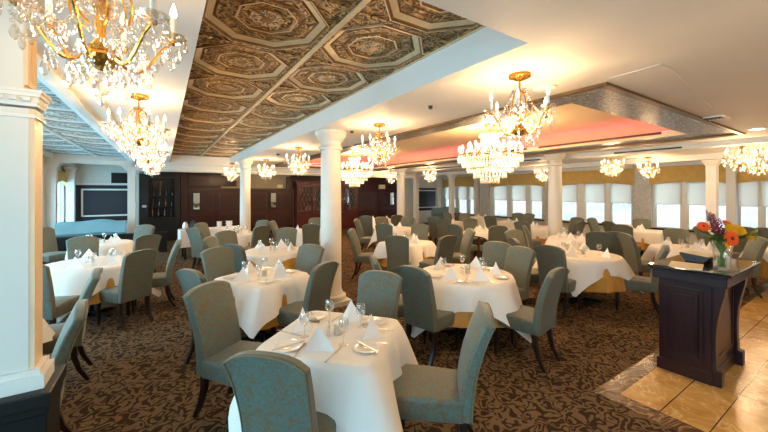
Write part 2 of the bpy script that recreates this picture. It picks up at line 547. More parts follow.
# rounded cove sides
arc = [(math.cos(PI / 2 * k / 8), math.sin(PI / 2 * k / 8)) for k in range(9)]
m = MB().mat(M['cove'])
for ax, sg, e in (('y', 1, R2[1]), ('y', -1, R2[0])):
    m.prism([(e + sg * .01, 2.79), (e + sg * .01, 3.07)] + [(e - sg * .55 + sg * .55 * c, 2.80 + .262 * q) for c, q in reversed(arc)], R2[2], R2[3], 'y')
m.prism([(R2[3] + .01, 2.79), (R2[3] + .01, 3.07)] + [(R2[3] - .55 + .55 * c, 2.80 + .262 * q) for c, q in reversed(arc)], R2[0], R2[1], 'x')
m_o = m.build('ceiling_cove_side', smooth=40); structure(m_o)
m = MB().mat(M['cove']).box(R2[0] - .02, R2[1] + .02, R2[2] - .02, R2[3] + .02, 3.06, 3.09)
structure(m.build('ceiling_cove', smooth=0))
for a, lb in (((IN[1] + .10, IN[1] + .14, 2.2, 11.7), 'pink light strip on the cove ledge along the window side'),
              ((4.0, 7.2, IN[3] + .10, IN[3] + .14), 'pink light strip on the cove ledge at the far end')):
    m = MB().mat(M['led']).box(*a, 2.792, 2.812)
    tag(m.build('cove_light', smooth=0), lb, 'light strip')

# walls
def wall_with_holes(name, axis, pos, thick, a0, a1, z0, z1, holes, mat):
    """holes: (a0, a1, z0, z1); axis 'x' = wall lies in a plane of constant x"""
    m = MB().mat(mat)
    aa = sorted({a0, a1, *[h[0] for h in holes], *[h[1] for h in holes]})
    zz = sorted({z0, z1, *[h[2] for h in holes], *[h[3] for h in holes]})
    for i in range(len(aa) - 1):
        for j in range(len(zz) - 1):
            ca, cz = (aa[i] + aa[i + 1]) / 2, (zz[j] + zz[j + 1]) / 2
            if any(h[0] < ca < h[1] and h[2] < cz < h[3] for h in holes): continue
            if axis == 'x': m.box(pos, pos + thick, aa[i], aa[i + 1], zz[j], zz[j + 1])
            else: m.box(aa[i], aa[i + 1], pos, pos + thick, zz[j], zz[j + 1])
    return structure(m.build(name, smooth=0))

def ypx(px, X=XR):
    r = (px - CX) / F_PX
    return X * (CS - r * SN) / (SN + r * CS)

SILL, HEAD = 0.56, 2.06
def ywin(a, b): return tuple(sorted((ypx(a), ypx(b))))
panes = [  # window bays of the right-hand wall: pane extents along y
    [(-2.6, -1.75), (-1.6, -0.75), (-0.6, 0.2)],
    [(0.45, 1.2), (1.32, 2.1), (2.18, 2.58)],
    [(2.80, 3.08), (3.2, 3.72), (3.87, 4.55)],
    [ywin(632, 611), ywin(605, 585), ywin(577, 561)],
    [ywin(544, 531), ywin(526, 512), ywin(507, 494)],
    [(12.3, 12.75), (12.95, 13.55), (13.8, 14.6)],
]
holes = [(a, b, SILL, HEAD) for bay in panes for a, b in bay]
wall_with_holes('wall_right', 'x', XR, 0.2, YF, YB, 0, ZC, holes, M['trimwhite'])
bays_left = [[(-2.6, -1.2), (-1.0, 0.4)], [(0.7, 1.9)], [(2.6, 4.0), (4.2, 5.6)], [(6.1, 7.5), (7.7, 9.1)], [(9.6, 11.0), (11.2, 12.6)], [(13.5, 14.85)]]
holesL = [(a, b, .55, 2.1) for bay in bays_left for a, b in bay]
wall_with_holes('wall_left', 'x', XL - .2, 0.2, YF, YB, 0, ZC, holesL, M['wall'])
holesF = [(-2.4, -1.4, .5, 2.1)]
wall_with_holes('wall_front', 'y', YF - .2, 0.2, XL - .2, XR + .2, 0, ZC, holesF, M['wall'])
wall_with_holes('wall_back', 'y', YB, 0.2, XL - .2, XR + .2, 0, ZC, [], M['wall'])

win_no = [0]
def window(axis, pos, a, b, z0, z1, inner, rail=None):
    """frame and glass in a wall opening; inner = +1/-1 side the room lies on"""
    win_no[0] += 1
    o = bpy.data.objects.new('window_%d' % win_no[0], None)
    COL.objects.link(o); o['kind'] = 'structure'
    fr = MB().mat(M['trimwhite'])
    gl = MB().mat(M['pane'])
    d0, d1 = (pos, pos + .2)
    def bx(mm, a0, a1, q0, q1, zz0, zz1):
        if axis == 'x': mm.box(q0, q1, a0, a1, zz0, zz1)
        else: mm.box(a0, a1, q0, q1, zz0, zz1)
    q0, q1 = d0 + .03, d0 + .12
    w = .035
    bx(fr, a, a + w, q0, q1, z0, z1); bx(fr, b - w, b, q0, q1, z0, z1)
    bx(fr, a + w, b - w, q0, q1, z0, z0 + w); bx(fr, a + w, b - w, q0, q1, z1 - w, z1)
    if rail: bx(fr, a + w, b - w, q0, q1, rail - .02, rail + .02)
    fr.build('window_frame', o, smooth=0)
    bx(gl, a + w * .8, b - w * .8, d0 + .07, d0 + .076, z0 + w * .8, z1 - w * .8)
    gl.build('glass_pane', o, smooth=0)
    return o

def portal(axis, pos, a, b, z0, z1, direction):
    L = bpy.data.lights.new('daylight_portal', 'AREA')
    L.shape = 'RECTANGLE'; L.size = b - a; L.size_y = z1 - z0
    L.cycles.is_portal = True
    o = bpy.data.objects.new('daylight_portal', L); COL.objects.link(o)
    if axis == 'x':
        o.location = (pos, (a + b) / 2, (z0 + z1) / 2)
        o.rotation_euler = (PI / 2, 0, PI / 2 if direction > 0 else -PI / 2)
    else:
        o.location = ((a + b) / 2, pos, (z0 + z1) / 2)
        o.rotation_euler = (PI / 2, 0, PI if direction > 0 else 0)
    return o

bay_words = ['behind the lectern corner', 'nearest the lectern corner', 'beside the arched pilaster', 'opposite the big round tables', 'behind the far round column', 'in the far corner']
for bi, bay in enumerate(panes):
    for pi_, (a, b) in enumerate(bay):
        window('x', XR, a, b, SILL, HEAD, -1)
        if bi == 0: continue
        sb = 1.36
        sh = MB().mat(M['shade']).box(XR - .022, XR - .016, a - .03, b + .03, sb, HEAD + .04)
        sh.mat(M['trimwhite']).box(XR - .028, XR - .010, a - .03, b + .03, sb - .02, sb)
        tag(sh.build('roller_blind', smooth=0), 'half-lowered white roller shade, %s pane of the window bay %s' % (('near', 'middle', 'far')[pi_], bay_words[bi]),
            'shade', 'white roller shades')
    a, b = bay[0][0], bay[-1][1]
    portal('x', XR + .25, a, b, SILL, HEAD, -1)
    # scalloped gold valance over the bay
    v = MB().mat(M['valance'])
    pts = [(a - .12, 2.58), (a - .12, 1.96)]
    for k in range(1, 16):
        t = k / 16
        pts.append((a - .12 + (b - a + .24) * t, 1.96 + .12 * min(1, 3.2 * min(t, 1 - t)) ** .7))
    pts += [(b + .12, 1.96), (b + .12, 2.58)]
    v.prism(pts, XR - .13, XR - .06, 'x')
    v.box(XR - .06, XR - .001, a - .12, a - .07, 1.98, 2.46); v.box(XR - .06, XR - .001, b + .07, b + .12, 1.98, 2.46)
    tag(v.build('valance', smooth=0, bevel=.006), 'gold scalloped valance over the window bay ' + bay_words[bi], 'valance', 'gold window valances')
    sl = MB().mat(M['blackwood']).box(XR - .14, XR + .02, a - .1, b + .1, SILL - .05, SILL)
    trim(sl)
for bi, bay in enumerate(bays_left):
    for a, b in bay: window('x', XL - .2, a, b, .55, 2.1, 1, 1.35)
    portal('x', XL - .25, bay[0][0], bay[-1][1], .55, 2.1, 1)
for h in holesF: window('y', YF - .2, h[0], h[1], h[2], h[3], 1)
portal('y', YF - .25, -2.4, -1.4, .5, 2.1, 1)
v = MB().mat(M['valance'])
v.prism([(13.4, 2.4), (13.4, 1.9), (13.8, 2.06), (14.2, 2.1), (14.6, 2.06), (14.95, 1.9), (14.95, 2.4)], XL + .03, XL + .10, 'x')
v.box(XL + .001, XL + .03, 13.4, 13.46, 1.95, 2.4); v.box(XL + .001, XL + .03, 14.89, 14.95, 1.95, 2.4)
tag(v.build('valance', smooth=0, bevel=.006), 'gold valance over the window beside the blue banquette', 'valance', 'gold window valances')

# grey pier between bays stands proud of the window wall
for a, b in ((4.62, 5.16), (8.32, 8.52), (11.38, 11.9)):
    m = MB().mat(M['stone']).box(XR - .12, XR - .001, a, b, 0, ZC)
    structure(m.build('pillar_window', smooth=0))

# ------------------------------------------------------------------ columns
def round_column(x, y, r=.165, top=ZC):
    m = MB().mat(M['column'])
    m.box(x - r * 1.5, x + r * 1.5, y - r * 1.5, y + r * 1.5, 0, .07)
    m.lathe([(r * 1.4, .07), (r * 1.45, .1), (r * 1.4, .14), (r * 1.15, .16), (r * 1.12, .19), (r * 1.02, .22), (r, .3),
             (r * .985, 1.2), (r * .93, top - .34), (r * .93, top - .30), (r * 1.08, top - .29), (r * 1.12, top - .265), (r * 1.08, top - .24),
             (r * .95, top - .23), (r * .95, top - .16), (r * 1.12, top - .145), (r * 1.3, top - .10), (r * 1.42, top - .075), (r * 1.42, top - .05), (r * 1.5, top - .04), (r * 1.5, top)], 40, (x, y))
    return structure(m.build('column', smooth=30))
round_column(2.22, 4.94); round_column(2.03, 10.6, .15); round_column(8.23, 4.78); round_column(8.15, 11.24)

def square_column(x, y, w=.2, top=2.55, z0=0):
    m = MB().mat(M['column'])
    h = w / 2
    m.box(x - h, x + h, y - h, y + h, z0, top - .12)
    m.box(x - h * 1.15, x + h * 1.15, y - h * 1.15, y + h * 1.15, z0, z0 + .12)
    for k, (e, a, b) in enumerate(((1.12, .14, .12), (1.25, .12, .085), (1.5, .085, .045), (1.7, .045, 0))):
        m.box(x - h * e, x + h * e, y - h * e, y + h * e, top - a, top - b)
    return structure(m.build('column', smooth=0, bevel=.006))
SQ = [(11.5, 2.62), (13.62, 2.69), (11.5, 11.75), (13.62, 12.1), (10.5, 13.2), (12.95, 14.3),
      (-2.6, 13.0), (-2.5, 14.75), (-.82, 13.2), (-.76, 14.7)]
for x, y in SQ: square_column(x, y)
# header beams with arched undersides
def arch_beam(x0, y0, x1, y1, w=.2, zb=2.55, rise=.16, drop=.0):
    L = math.hypot(x1 - x0, y1 - y0); a = math.atan2(y1 - y0, x1 - x0)
    m = MB().mat(M['trimwhite']).at(x0, y0, 0, a)
    pts = [(0, ZC), (0, zb - .13)]
    n = 14
    for k in range(n + 1):
        t = k / n
        q = min(1.0, min(t, 1 - t) / .16)
        pts.append((.14 + (L - .28) * t, zb - .13 + (rise) * math.sqrt(max(0, 1 - (1 - q) ** 2))))
    pts += [(L, zb - .13), (L, ZC)]
    m.prism(pts, -w / 2 * .8, w / 2 * .8, 'y')
    return trim(m)
arch_beam(11.5, 2.62, 13.8, 2.68); arch_beam(11.5, 11.75, 13.8, 11.95); arch_beam(-2.7, 13.05, -.82, 13.2); arch_beam(-2.6, 13.0, -2.5, 14.8); arch_beam(-.82, 13.2, -.76, 14.7); arch_beam(10.5, 13.2, 12.95, 13.6)
m = MB().mat(M['trimwhite'])
m.box(11.38, 11.62, YF, YB, 2.56, 2.70); m.box(11.33, 11.67, YF, YB, 2.64, 2.70)
trim(m)
m = MB().mat(M['trimwhite'])
m.box(8.6, 8.9, YF, 13.0, 2.60, 2.70); m.box(8.55, 8.95, YF, 13.0, 2.66, 2.70)
trim(m)
m = MB().mat(M['black'])
for a, b in ((2.4, 3.6), (5.4, 6.6), (8.2, 9.6)): m.box(8.585, 8.601, a, b, 2.615, 2.65)
trim(m)
# frieze beam across the back
m = MB().mat(M['trimwhite'])
m.box(-.7, 10.4, 13.1, 13.35, 2.42, 2.70)
m.prism([(13.1, 2.70), (12.96, 2.70), (12.98, 2.66), (13.04, 2.62), (13.07, 2.55), (13.1, 2.53)], -.7, 10.4, 'x')
m.box(-.7, 10.4, 13.06, 13.1, 2.42, 2.46)
trim(m)

# ------------------------------------------------------------------ near pier on its half wall
m = MB().mat(M['blackwood'])
m.box(-2.68, -.42, 2.02, 2.25, 0, .80)
m.box(-2.68, -.41, 2.0, 2.26, .80, .84); m.box(-2.68, -.40, 1.98, 2.275, .84, .90)
m.box(-2.68, -.41, 2.0, 2.26, 0, .12)
structure(m.build('wall_half', smooth=0, bevel=.006))
m = MB()
m.mat(M['pier']).box(-1.15, -.485, 2.06, 2.18, .90, 2.11)
m.mat(M['warmlit']).box(-.485, -.467, 2.062, 2.178, .90, 2.11)  # side face coloured as if lit warm
m.mat(M['trimwhite'])
for e, a, b in ((.035, .90, .96), (.02, .96, .985), (.008, 2.07, 2.085), (.01, 2.12, 2.135), (.014, 2.135, 2.16), (.022, 2.16, 2.178), (.028, 2.178, 2.19)):
    m.box(-1.15 - e, -.467 + e, 2.06 - e * .7, 2.18 + e * .7, a, b)
for k in range(16):
    m.box(-1.13 + k * .042, -1.105 + k * .042, 2.038, 2.06, 2.14, 2.156)
structure(m.build('pillar_pier', smooth=0))
# entablature over the pier and arched header
m = MB().mat(M['warmlit'])
m.mat(M['pier']).box(-.9, -.502, 2.06, 2.19, 2.19, 2.70)
m.mat(M['warmlit']).box(-.502, -.50, 2.06, 2.19, 2.19, 2.70)  # same warm light coloured into the entablature side and beam
m.box(-.50, -.488, 2.062, 2.08, 2.21, 2.66); m.box(-.50, -.488, 2.17, 2.188, 2.21, 2.66); m.box(-.50, -.488, 2.08, 2.17, 2.21, 2.235)
m.box(-.62, -.46, -1.2, 2.06, 2.55, 2.70); m.box(-.46, -.44, -1.2, 2.06, 2.62, 2.66)
trim(m)
m = MB().mat(M['trimwhite'])
pts = [(-2.68, 2.7), (-2.68, 2.23)]
for k in range(13):
    t = PI * k / 12
    pts.append((-1.75 - .72 * math.cos(t), 2.23 + .35 * math.sin(t)))
pts += [(-.9, 2.23), (-.9, 2.7)]
m.prism(pts, 2.08, 2.17, 'y')
m.tube([(-1.75 - .78 * math.cos(PI * k / 16), 2.075, 2.23 + .39 * math.sin(PI * k / 16)) for k in range(17)], .012, 6)
trim(m)

# ------------------------------------------------------------------ back wall fittings
def panel_run(x0, x1, z1, npan, name, label, y=YB - .12, mat=None):
    t = thing(name, ((x0 + x1) / 2, y, 0), 0, label, 'panelling')
    mat = mat or M['mahogany']
    w = (x1 - x0) / 2
    b = MB().mat(mat).box(-w, w, 0, .1, 0, z1)
    b.box(-w, w, -.02, 0, z1 - .08, z1); b.box(-w, w, -.02, 0, 0, .15)
    b.build('panel_body', t, smooth=0, bevel=.004)
    pw = 2 * w / npan
    for k in range(npan):
        c = -w + pw * (k + .5)
        q = MB().mat(mat)
        q.box(c - pw * .38, c + pw * .38, -.018, 0, .95, z1 - .2)
        q.box(c - pw * .33, c + pw * .33, -.03, -.018, 1.0, z1 - .25)
        q.box(c - pw * .38, c + pw * .38, -.018, 0, .25, .85)
        q.build('raised_panel', t, smooth=0, bevel=.008)
        q = MB().mat(M['cherry'])
        for za, zb in ((.93, z1 - .18), (.23, .87)):
            xa, xb = c - pw * .40, c + pw * .40
            q.box(xa, xb, -.034, 0, zb - .025, zb).box(xa, xb, -.034, 0, za, za + .025).box(xa, xa + .025, -.034, 0, za + .025, zb - .025).box(xb - .025, xb, -.034, 0, za + .025, zb - .025)
        q.build('panel_moulding', t, smooth=0, bevel=.004)
    return t
wall_y = YB
m = MB().mat(M['tan']).box(1.95, 4.75, YB - .015, YB - .001, 1.9, 2.7)
m.mat(M['mahogany']).box(-.6, 1.95, YB - .015, YB - .001, 1.9, 2.7).box(4.75, 10.6, YB - .015, YB - .001, 1.9, 2.7)
structure(m.build('wall_frieze', smooth=0))
panel_run(.75, 4.85, 1.90, 4, 'wall_panelling', 'long dark mahogany panelling behind the white service table')
panel_run(7.95, 10.55, 1.90, 2, 'wall_panelling', 'dark mahogany panelling beyond the wine cabinet')
m = MB().mat(M['mahogany']).box(.55, .78, YB - .3, YB - .02, 0, 2.42)
structure(m.build('pillar_mahogany', smooth=0, bevel=.006))
m = MB().mat(M['mahogany']).box(4.55, 4.85, YB - .26, YB - .13, 1.9, 2.42)
structure(m.build('pillar_mahogany', smooth=0, bevel=.006))
m = MB().mat(M['mahogany']).box(.8, 2.5, YB - .2, YB - .02, 1.98, 2.40)
structure(m.build('wall_transom', smooth=0, bevel=.006))
for x, lb in ((1.08, 'slim dark-framed mirror on the panelling near the back bar'), (3.98, 'slim dark-framed mirror on the panelling near the wine cabinet'), (10.15, 'slim dark-framed mirror beside the far round column')):
    t = thing('wall_mirror', (x, YB - .17, 1.4), 0, lb, 'mirror', 'slim wall mirrors')
    f = MB().mat(M['blackwood'])
    f.box(-.15, .15, -.02, .0, -.36, .36); f.build('mirror_frame', t, smooth=0, bevel=.006)
    MB().mat(M['mirror']).box(-.105, .105, -.026, -.02, -.31, .31).build('mirror_glass', t, smooth=0)

# wine cabinet with four glazed doors and a diamond lattice
wc = thing('wine_cabinet', (6.4, YB - .55, 0), 0, 'tall cherry wine cabinet with glazed doors and diamond bottle racks', 'cabinet')
b = MB().mat(M['cherry'])
b.box(-1.5, 1.5, .46, .5, 0, 2.15); b.box(-1.5, -1.44, 0, .46, 0, 2.15); b.box(1.44, 1.5, 0, .46, 0, 2.15)
b.box(-1.44, 1.44, 0, .46, 0, .8); b.box(-1.44, 1.44, 0, .46, 2.05, 2.15); b.box(-1.56, 1.56, -.05, .5, 2.15, 2.22); b.box(-.04, .04, .02, .46, .8, 2.05)
b.build('cabinet_body', wc, smooth=0, bevel=.006)
for k in range(4):
    c = -1.08 + .72 * k
    d = MB().mat(M['cherry'])
    for x0, x1, z0, z1 in ((-.355, -.28, .82, 2.04), (.28, .355, .82, 2.04), (-.28, .28, .82, .9), (-.28, .28, 1.96, 2.04)):
        d.box(c + x0, c + x1, -.03, 0, z0, z1)
    do = d.build('cabinet_door', wc, smooth=0, bevel=.005)
    MB().mat(M['pane']).box(c - .285, c + .285, -.018, -.013, .89, 1.97).build('door_glass', do, smooth=0)
    MB().mat(M['gold']).box(c + (.3 if k % 2 == 0 else -.32), c + (.32 if k % 2 == 0 else -.3), -.05, -.03, 1.36, 1.48).build('door_handle', do, smooth=0)
    la = MB().mat(M['tablewood'])
    for i in range(-4, 5):
        for sgn in (1, -1):
            x0 = i * .16
            seg = []
            for z in [0.9 + .02 * q for q in range(54)]:
                x = x0 + sgn * (z - 1.43) * .75
                if -.3 <= x <= .3: seg.append((c + x, .2, z))
            if len(seg) > 1: la.tube([seg[0], seg[-1]], .009, 4)
    la.build('bottle_rack', wc, smooth=0)
proto = None
for k in range(4):
    for i in range(-1, 2):
        for j in range(5):
            x = 6.4 - 1.08 + .72 * k + i * .16 + (.08 if j % 2 else 0)
            z = 1.03 + j * .2
            if proto is None:
                bt = MB().mat(M['bottle']).at(0, 0, 0, rx=PI / 2)
                bt.lathe([(.036, -.12), (.036, .05), (.03, .08), (.014, .11), (.013, .15)], 10)
                bt.mat(M['foil']).lathe([(.0145, .13), (.0155, .135), (.0155, .185), (.001, .186)], 10)
                proto = bt.build('wine_bottle')
                o = proto
            else:
                o = proto.copy(); COL.objects.link(o)
            o.location = (x, YB - .32, z)
            tag(o, 'dark wine bottle lying in the diamond rack of the wine cabinet', 'bottle', 'bottles in the wine cabinet')

# back bar niche at the left end of the back wall
bb = thing('back_bar', (-.15, YB - .5, 0), 0, 'black back bar niche with shelves beside the mahogany post', 'bar cabinet')
b = MB().mat(M['blackwood'])
b.box(-.55, .68, .44, .49, 0, 2.4); b.box(-.55, -.28, 0, .44, 0, 2.4); b.box(.5, .68, 0, .44, 0, 2.4); b.box(-.28, .5, 0, .44, 0, .85); b.box(-.28, .5, 0, .44, 2.2, 2.4)
b.build('bar_body', bb, smooth=0, bevel=.006)
for z in (1.2, 1.6): MB().mat(M['blackwood']).box(-.28, .5, .05, .44, z, z + .025).build('shelf', bb, smooth=0)
for i in range(4):
    for j, z in enumerate((.85, 1.225, 1.625)):
        bt = MB().mat(M['amber' if (i + j) % 3 == 0 else 'bottle'])
        bt.lathe([(.034, 0), (.036, .02), (.036, .17), (.014, .22), (.013, .28), (.001, .281)], 10)
        o = bt.build('liquor_bottle'); o.location = (-.32 + i * .19 + j * .02, YB - .25, z + .001)
        tag(o, '%s bottle on the %s of the back bar, %s from the post' % ('amber' if (i + j) % 3 == 0 else 'dark green', ('counter', 'lower shelf', 'upper shelf')[j], ('fourth', 'third', 'second', 'first')[i]), 'bottle', 'bottles in the back bar')
o = MB().mat(M['stone']).box(-.06, .06, -.012, 0, -.04, .04).build('wall_plate', smooth=0)
o.location = (-.55, YB - .501, 1.25); tag(o, 'small grey plate on the black back bar end', 'plate')

# alcove boards / screens and banquettes
def wall_screen(x0, x1, z0, z1, label):
    t = thing('wall_screen', ((x0 + x1) / 2, YB - .02, (z0 + z1) / 2), 0, label, 'screen')
    w, h = (x1 - x0) / 2, (z1 - z0) / 2
    MB().mat(M['navy']).box(-w - .18, w + .1, -.02, .018, -h - .16, h + .12).build('backing_board', t, smooth=0)
    f = MB().mat(M['trimwhite'])
    for a in ((-w, w, h - .05, h), (-w, w, -h, -h + .05), (-w, -w + .05, -h + .05, h - .05), (w - .05, w, -h + .05, h - .05)):
        f.box(a[0], a[1], -.05, -.02, a[2], a[3])
    f.build('screen_frame', t, smooth=0, bevel=.004)
    MB().mat(M['screen']).box(-w + .05, w - .05, -.035, -.02, -h + .05, h - .05).build('screen_panel', t, smooth=0)
    return t
wall_screen(-2.28, -.6, .92, 1.86, 'large dark white-framed screen above the blue banquette')
wall_screen(11.95, 13.45, .85, 1.86, 'dark framed screen in the far corner alcove')
m = MB().mat(M['trimwhite']).box(-2.5, -.5, YB - .06, YB - .001, 2.0, 2.05); trim(m)
m = MB().mat(M['blackwood']).box(-1.5, -.75, YB - .03, YB - .001, 2.06, 2.42)
structure(m.build('wall_opening', smooth=0))

def banquette(x0, x1, y0, label, mat):
    t = thing('banquette', ((x0 + x1) / 2, y0, 0), 0, label, 'banquette')
    w = (x1 - x0) / 2
    MB().mat(M['blackwood']).box(-w, w, -.02, .6, 0, .42).build('bench_base', t, smooth=0, bevel=.01)
    MB().mat(mat).box(-w, w, -.04, .45, .42, .52).build('seat_cushion', t, bevel=.04, seg=3)
    n = 24
    b = MB().mat(mat)
    vs, fs = [], []
    prof = [(.42, .50), (.36, .6), (.40, .8), (.42, .9), (.47, .95), (.55, .93), (.60, .8), (.6, .42)]
    for i in range(n + 1):
        u = -1 + 2 * i / n
        bow = -.16 * u * u
        hz = 1 - .1 * u * u + .04 * math.sin(u * 5)
        for y, z in prof:
            vs.append((u * w, y + bow * .6, .42 + (z - .42) * hz))
    k = len(prof)
    for i in range(n):
        for j in range(k - 1):
            fs.append((i * k + j, (i + 1) * k + j, (i + 1) * k + j + 1, i * k + j + 1))
    fs.append(tuple(range(k))); fs.append(tuple(n * k + j for j in range(k - 1, -1, -1)))
    b.raw(vs, fs); b.build('backrest', t)
    return t
banquette(-2.45, -.92, 12.2, 'pale blue curved leather banquette with a black base before the framed screen', M['sofa'])
banquette(11.75, 13.5, 13.0, 'grey green banquette in the far corner alcove', M['sofagreen'])
m = MB().mat(M['blackwood']).box(-2.6, .1, 11.75, 11.9, 0, .55); m.box(-2.6, .12, 11.73, 11.92, .55, .59)
structure(m.build('wall_low', smooth=0, bevel=.005))

o = MB().mat(M['exitcream']).box(-.17, .17, -.12, 0, -.11, .11).build('wall_box', smooth=0, bevel=.01)
o.location = (9.6, YB - .016, 2.02); tag(o, 'cream box standing out above the panelling by the far round column', 'box')
o = MB().mat(M['exitcream']).box(-.12, .12, -.05, 0, -.07, .07).build('wall_box', smooth=0, bevel=.01)
o.location = (4.3, YB - .016, 2.0); tag(o, 'small cream wall box above the panelling by the wine cabinet', 'box')

# ceiling fittings
def ceil_pt(px, py): return P(px, py, ZC)
def ceiling_disc(px, py, r, name, label, cat, mats, h=.02):
    x, y = ceil_pt(px, py)
    t = thing(name, (x, y, ZC), 0, label, cat)
    MB().mat(M[mats[0]]).lathe([(r, 0), (r, -h * .5), (r * .8, -h)], 24).build('rim', t)
    MB().mat(M[mats[1]]).lathe([(r * .78, -h - .001), (r * .78, -h - .004)], 24).build('face', t)
ceiling_disc(545, 87.5, .10, 'ceiling_speaker', 'round white speaker plate on the ceiling behind the nearest gold chandelier', 'speaker', ('trimwhite', 'ceiling'))
ceiling_disc(757, 128, .10, 'downlight', 'lit round downlight on the ceiling above the lectern', 'downlight', ('trimwhite', 'downlight'))
ceiling_disc(430.5, 106, .025, 'ceiling_sprinkler', 'small dark sprinkler on the ceiling between tin recess and pink cove', 'sprinkler', ('black', 'black'), .03)
ceiling_disc(352, 131, .03, 'ceiling_sprinkler', 'small dark sprinkler on the ceiling beside the thick round column', 'sprinkler', ('black', 'black'), .03)
ceiling_disc(278, 154, .04, 'ceiling_sprinkler', 'small dark sprinkler on the ceiling near the slim column', 'sprinkler', ('black', 'black'), .03)
m = MB().mat(M['trimwhite'])
hp = [ceil_pt(*q) for q in ((609, 78), (660, 64), (672, 68.5), (716, 112))]
m.tube([(a, b, ZC - .001) for a, b in hp], .004, 4)
trim(m)
x, y = ceil_pt(711, 118)
t = thing('ceiling_vent', (x, y, ZC), 0, 'small square air vent on the ceiling beside the mosaic cove border', 'vent')
f = MB().mat(M['trimwhite'])
f.box(-.15, .15, -.15, -.11, -.015, 0); f.box(-.15, .15, .11, .15, -.015, 0); f.box(-.15, -.11, -.11, .11, -.015, 0); f.box(.11, .15, -.11, .11, -.015, 0)
f.build('vent_frame', t, smooth=0)
s_ = MB().mat(M['black']).box(-.11, .11, -.11, .11, -.004, 0); s_.mat(M['bronze'])
for k in range(6): s_.box(-.11, .11, -.1 + k * .037, -.09 + k * .037, -.012, -.004)
s_.build('vent_grille', t, smooth=0)

# ------------------------------------------------------------------ chandeliers
def lamp(loc, power, col=(1.0, .66, .35), r=.05):
    L = bpy.data.lights.new('chandelier_glow', 'POINT')
    L.energy = power; L.color = col; L.shadow_soft_size = r
    o = bpy.data.objects.new('chandelier_glow', L); COL.objects.link(o)
    o.location = loc
    return o

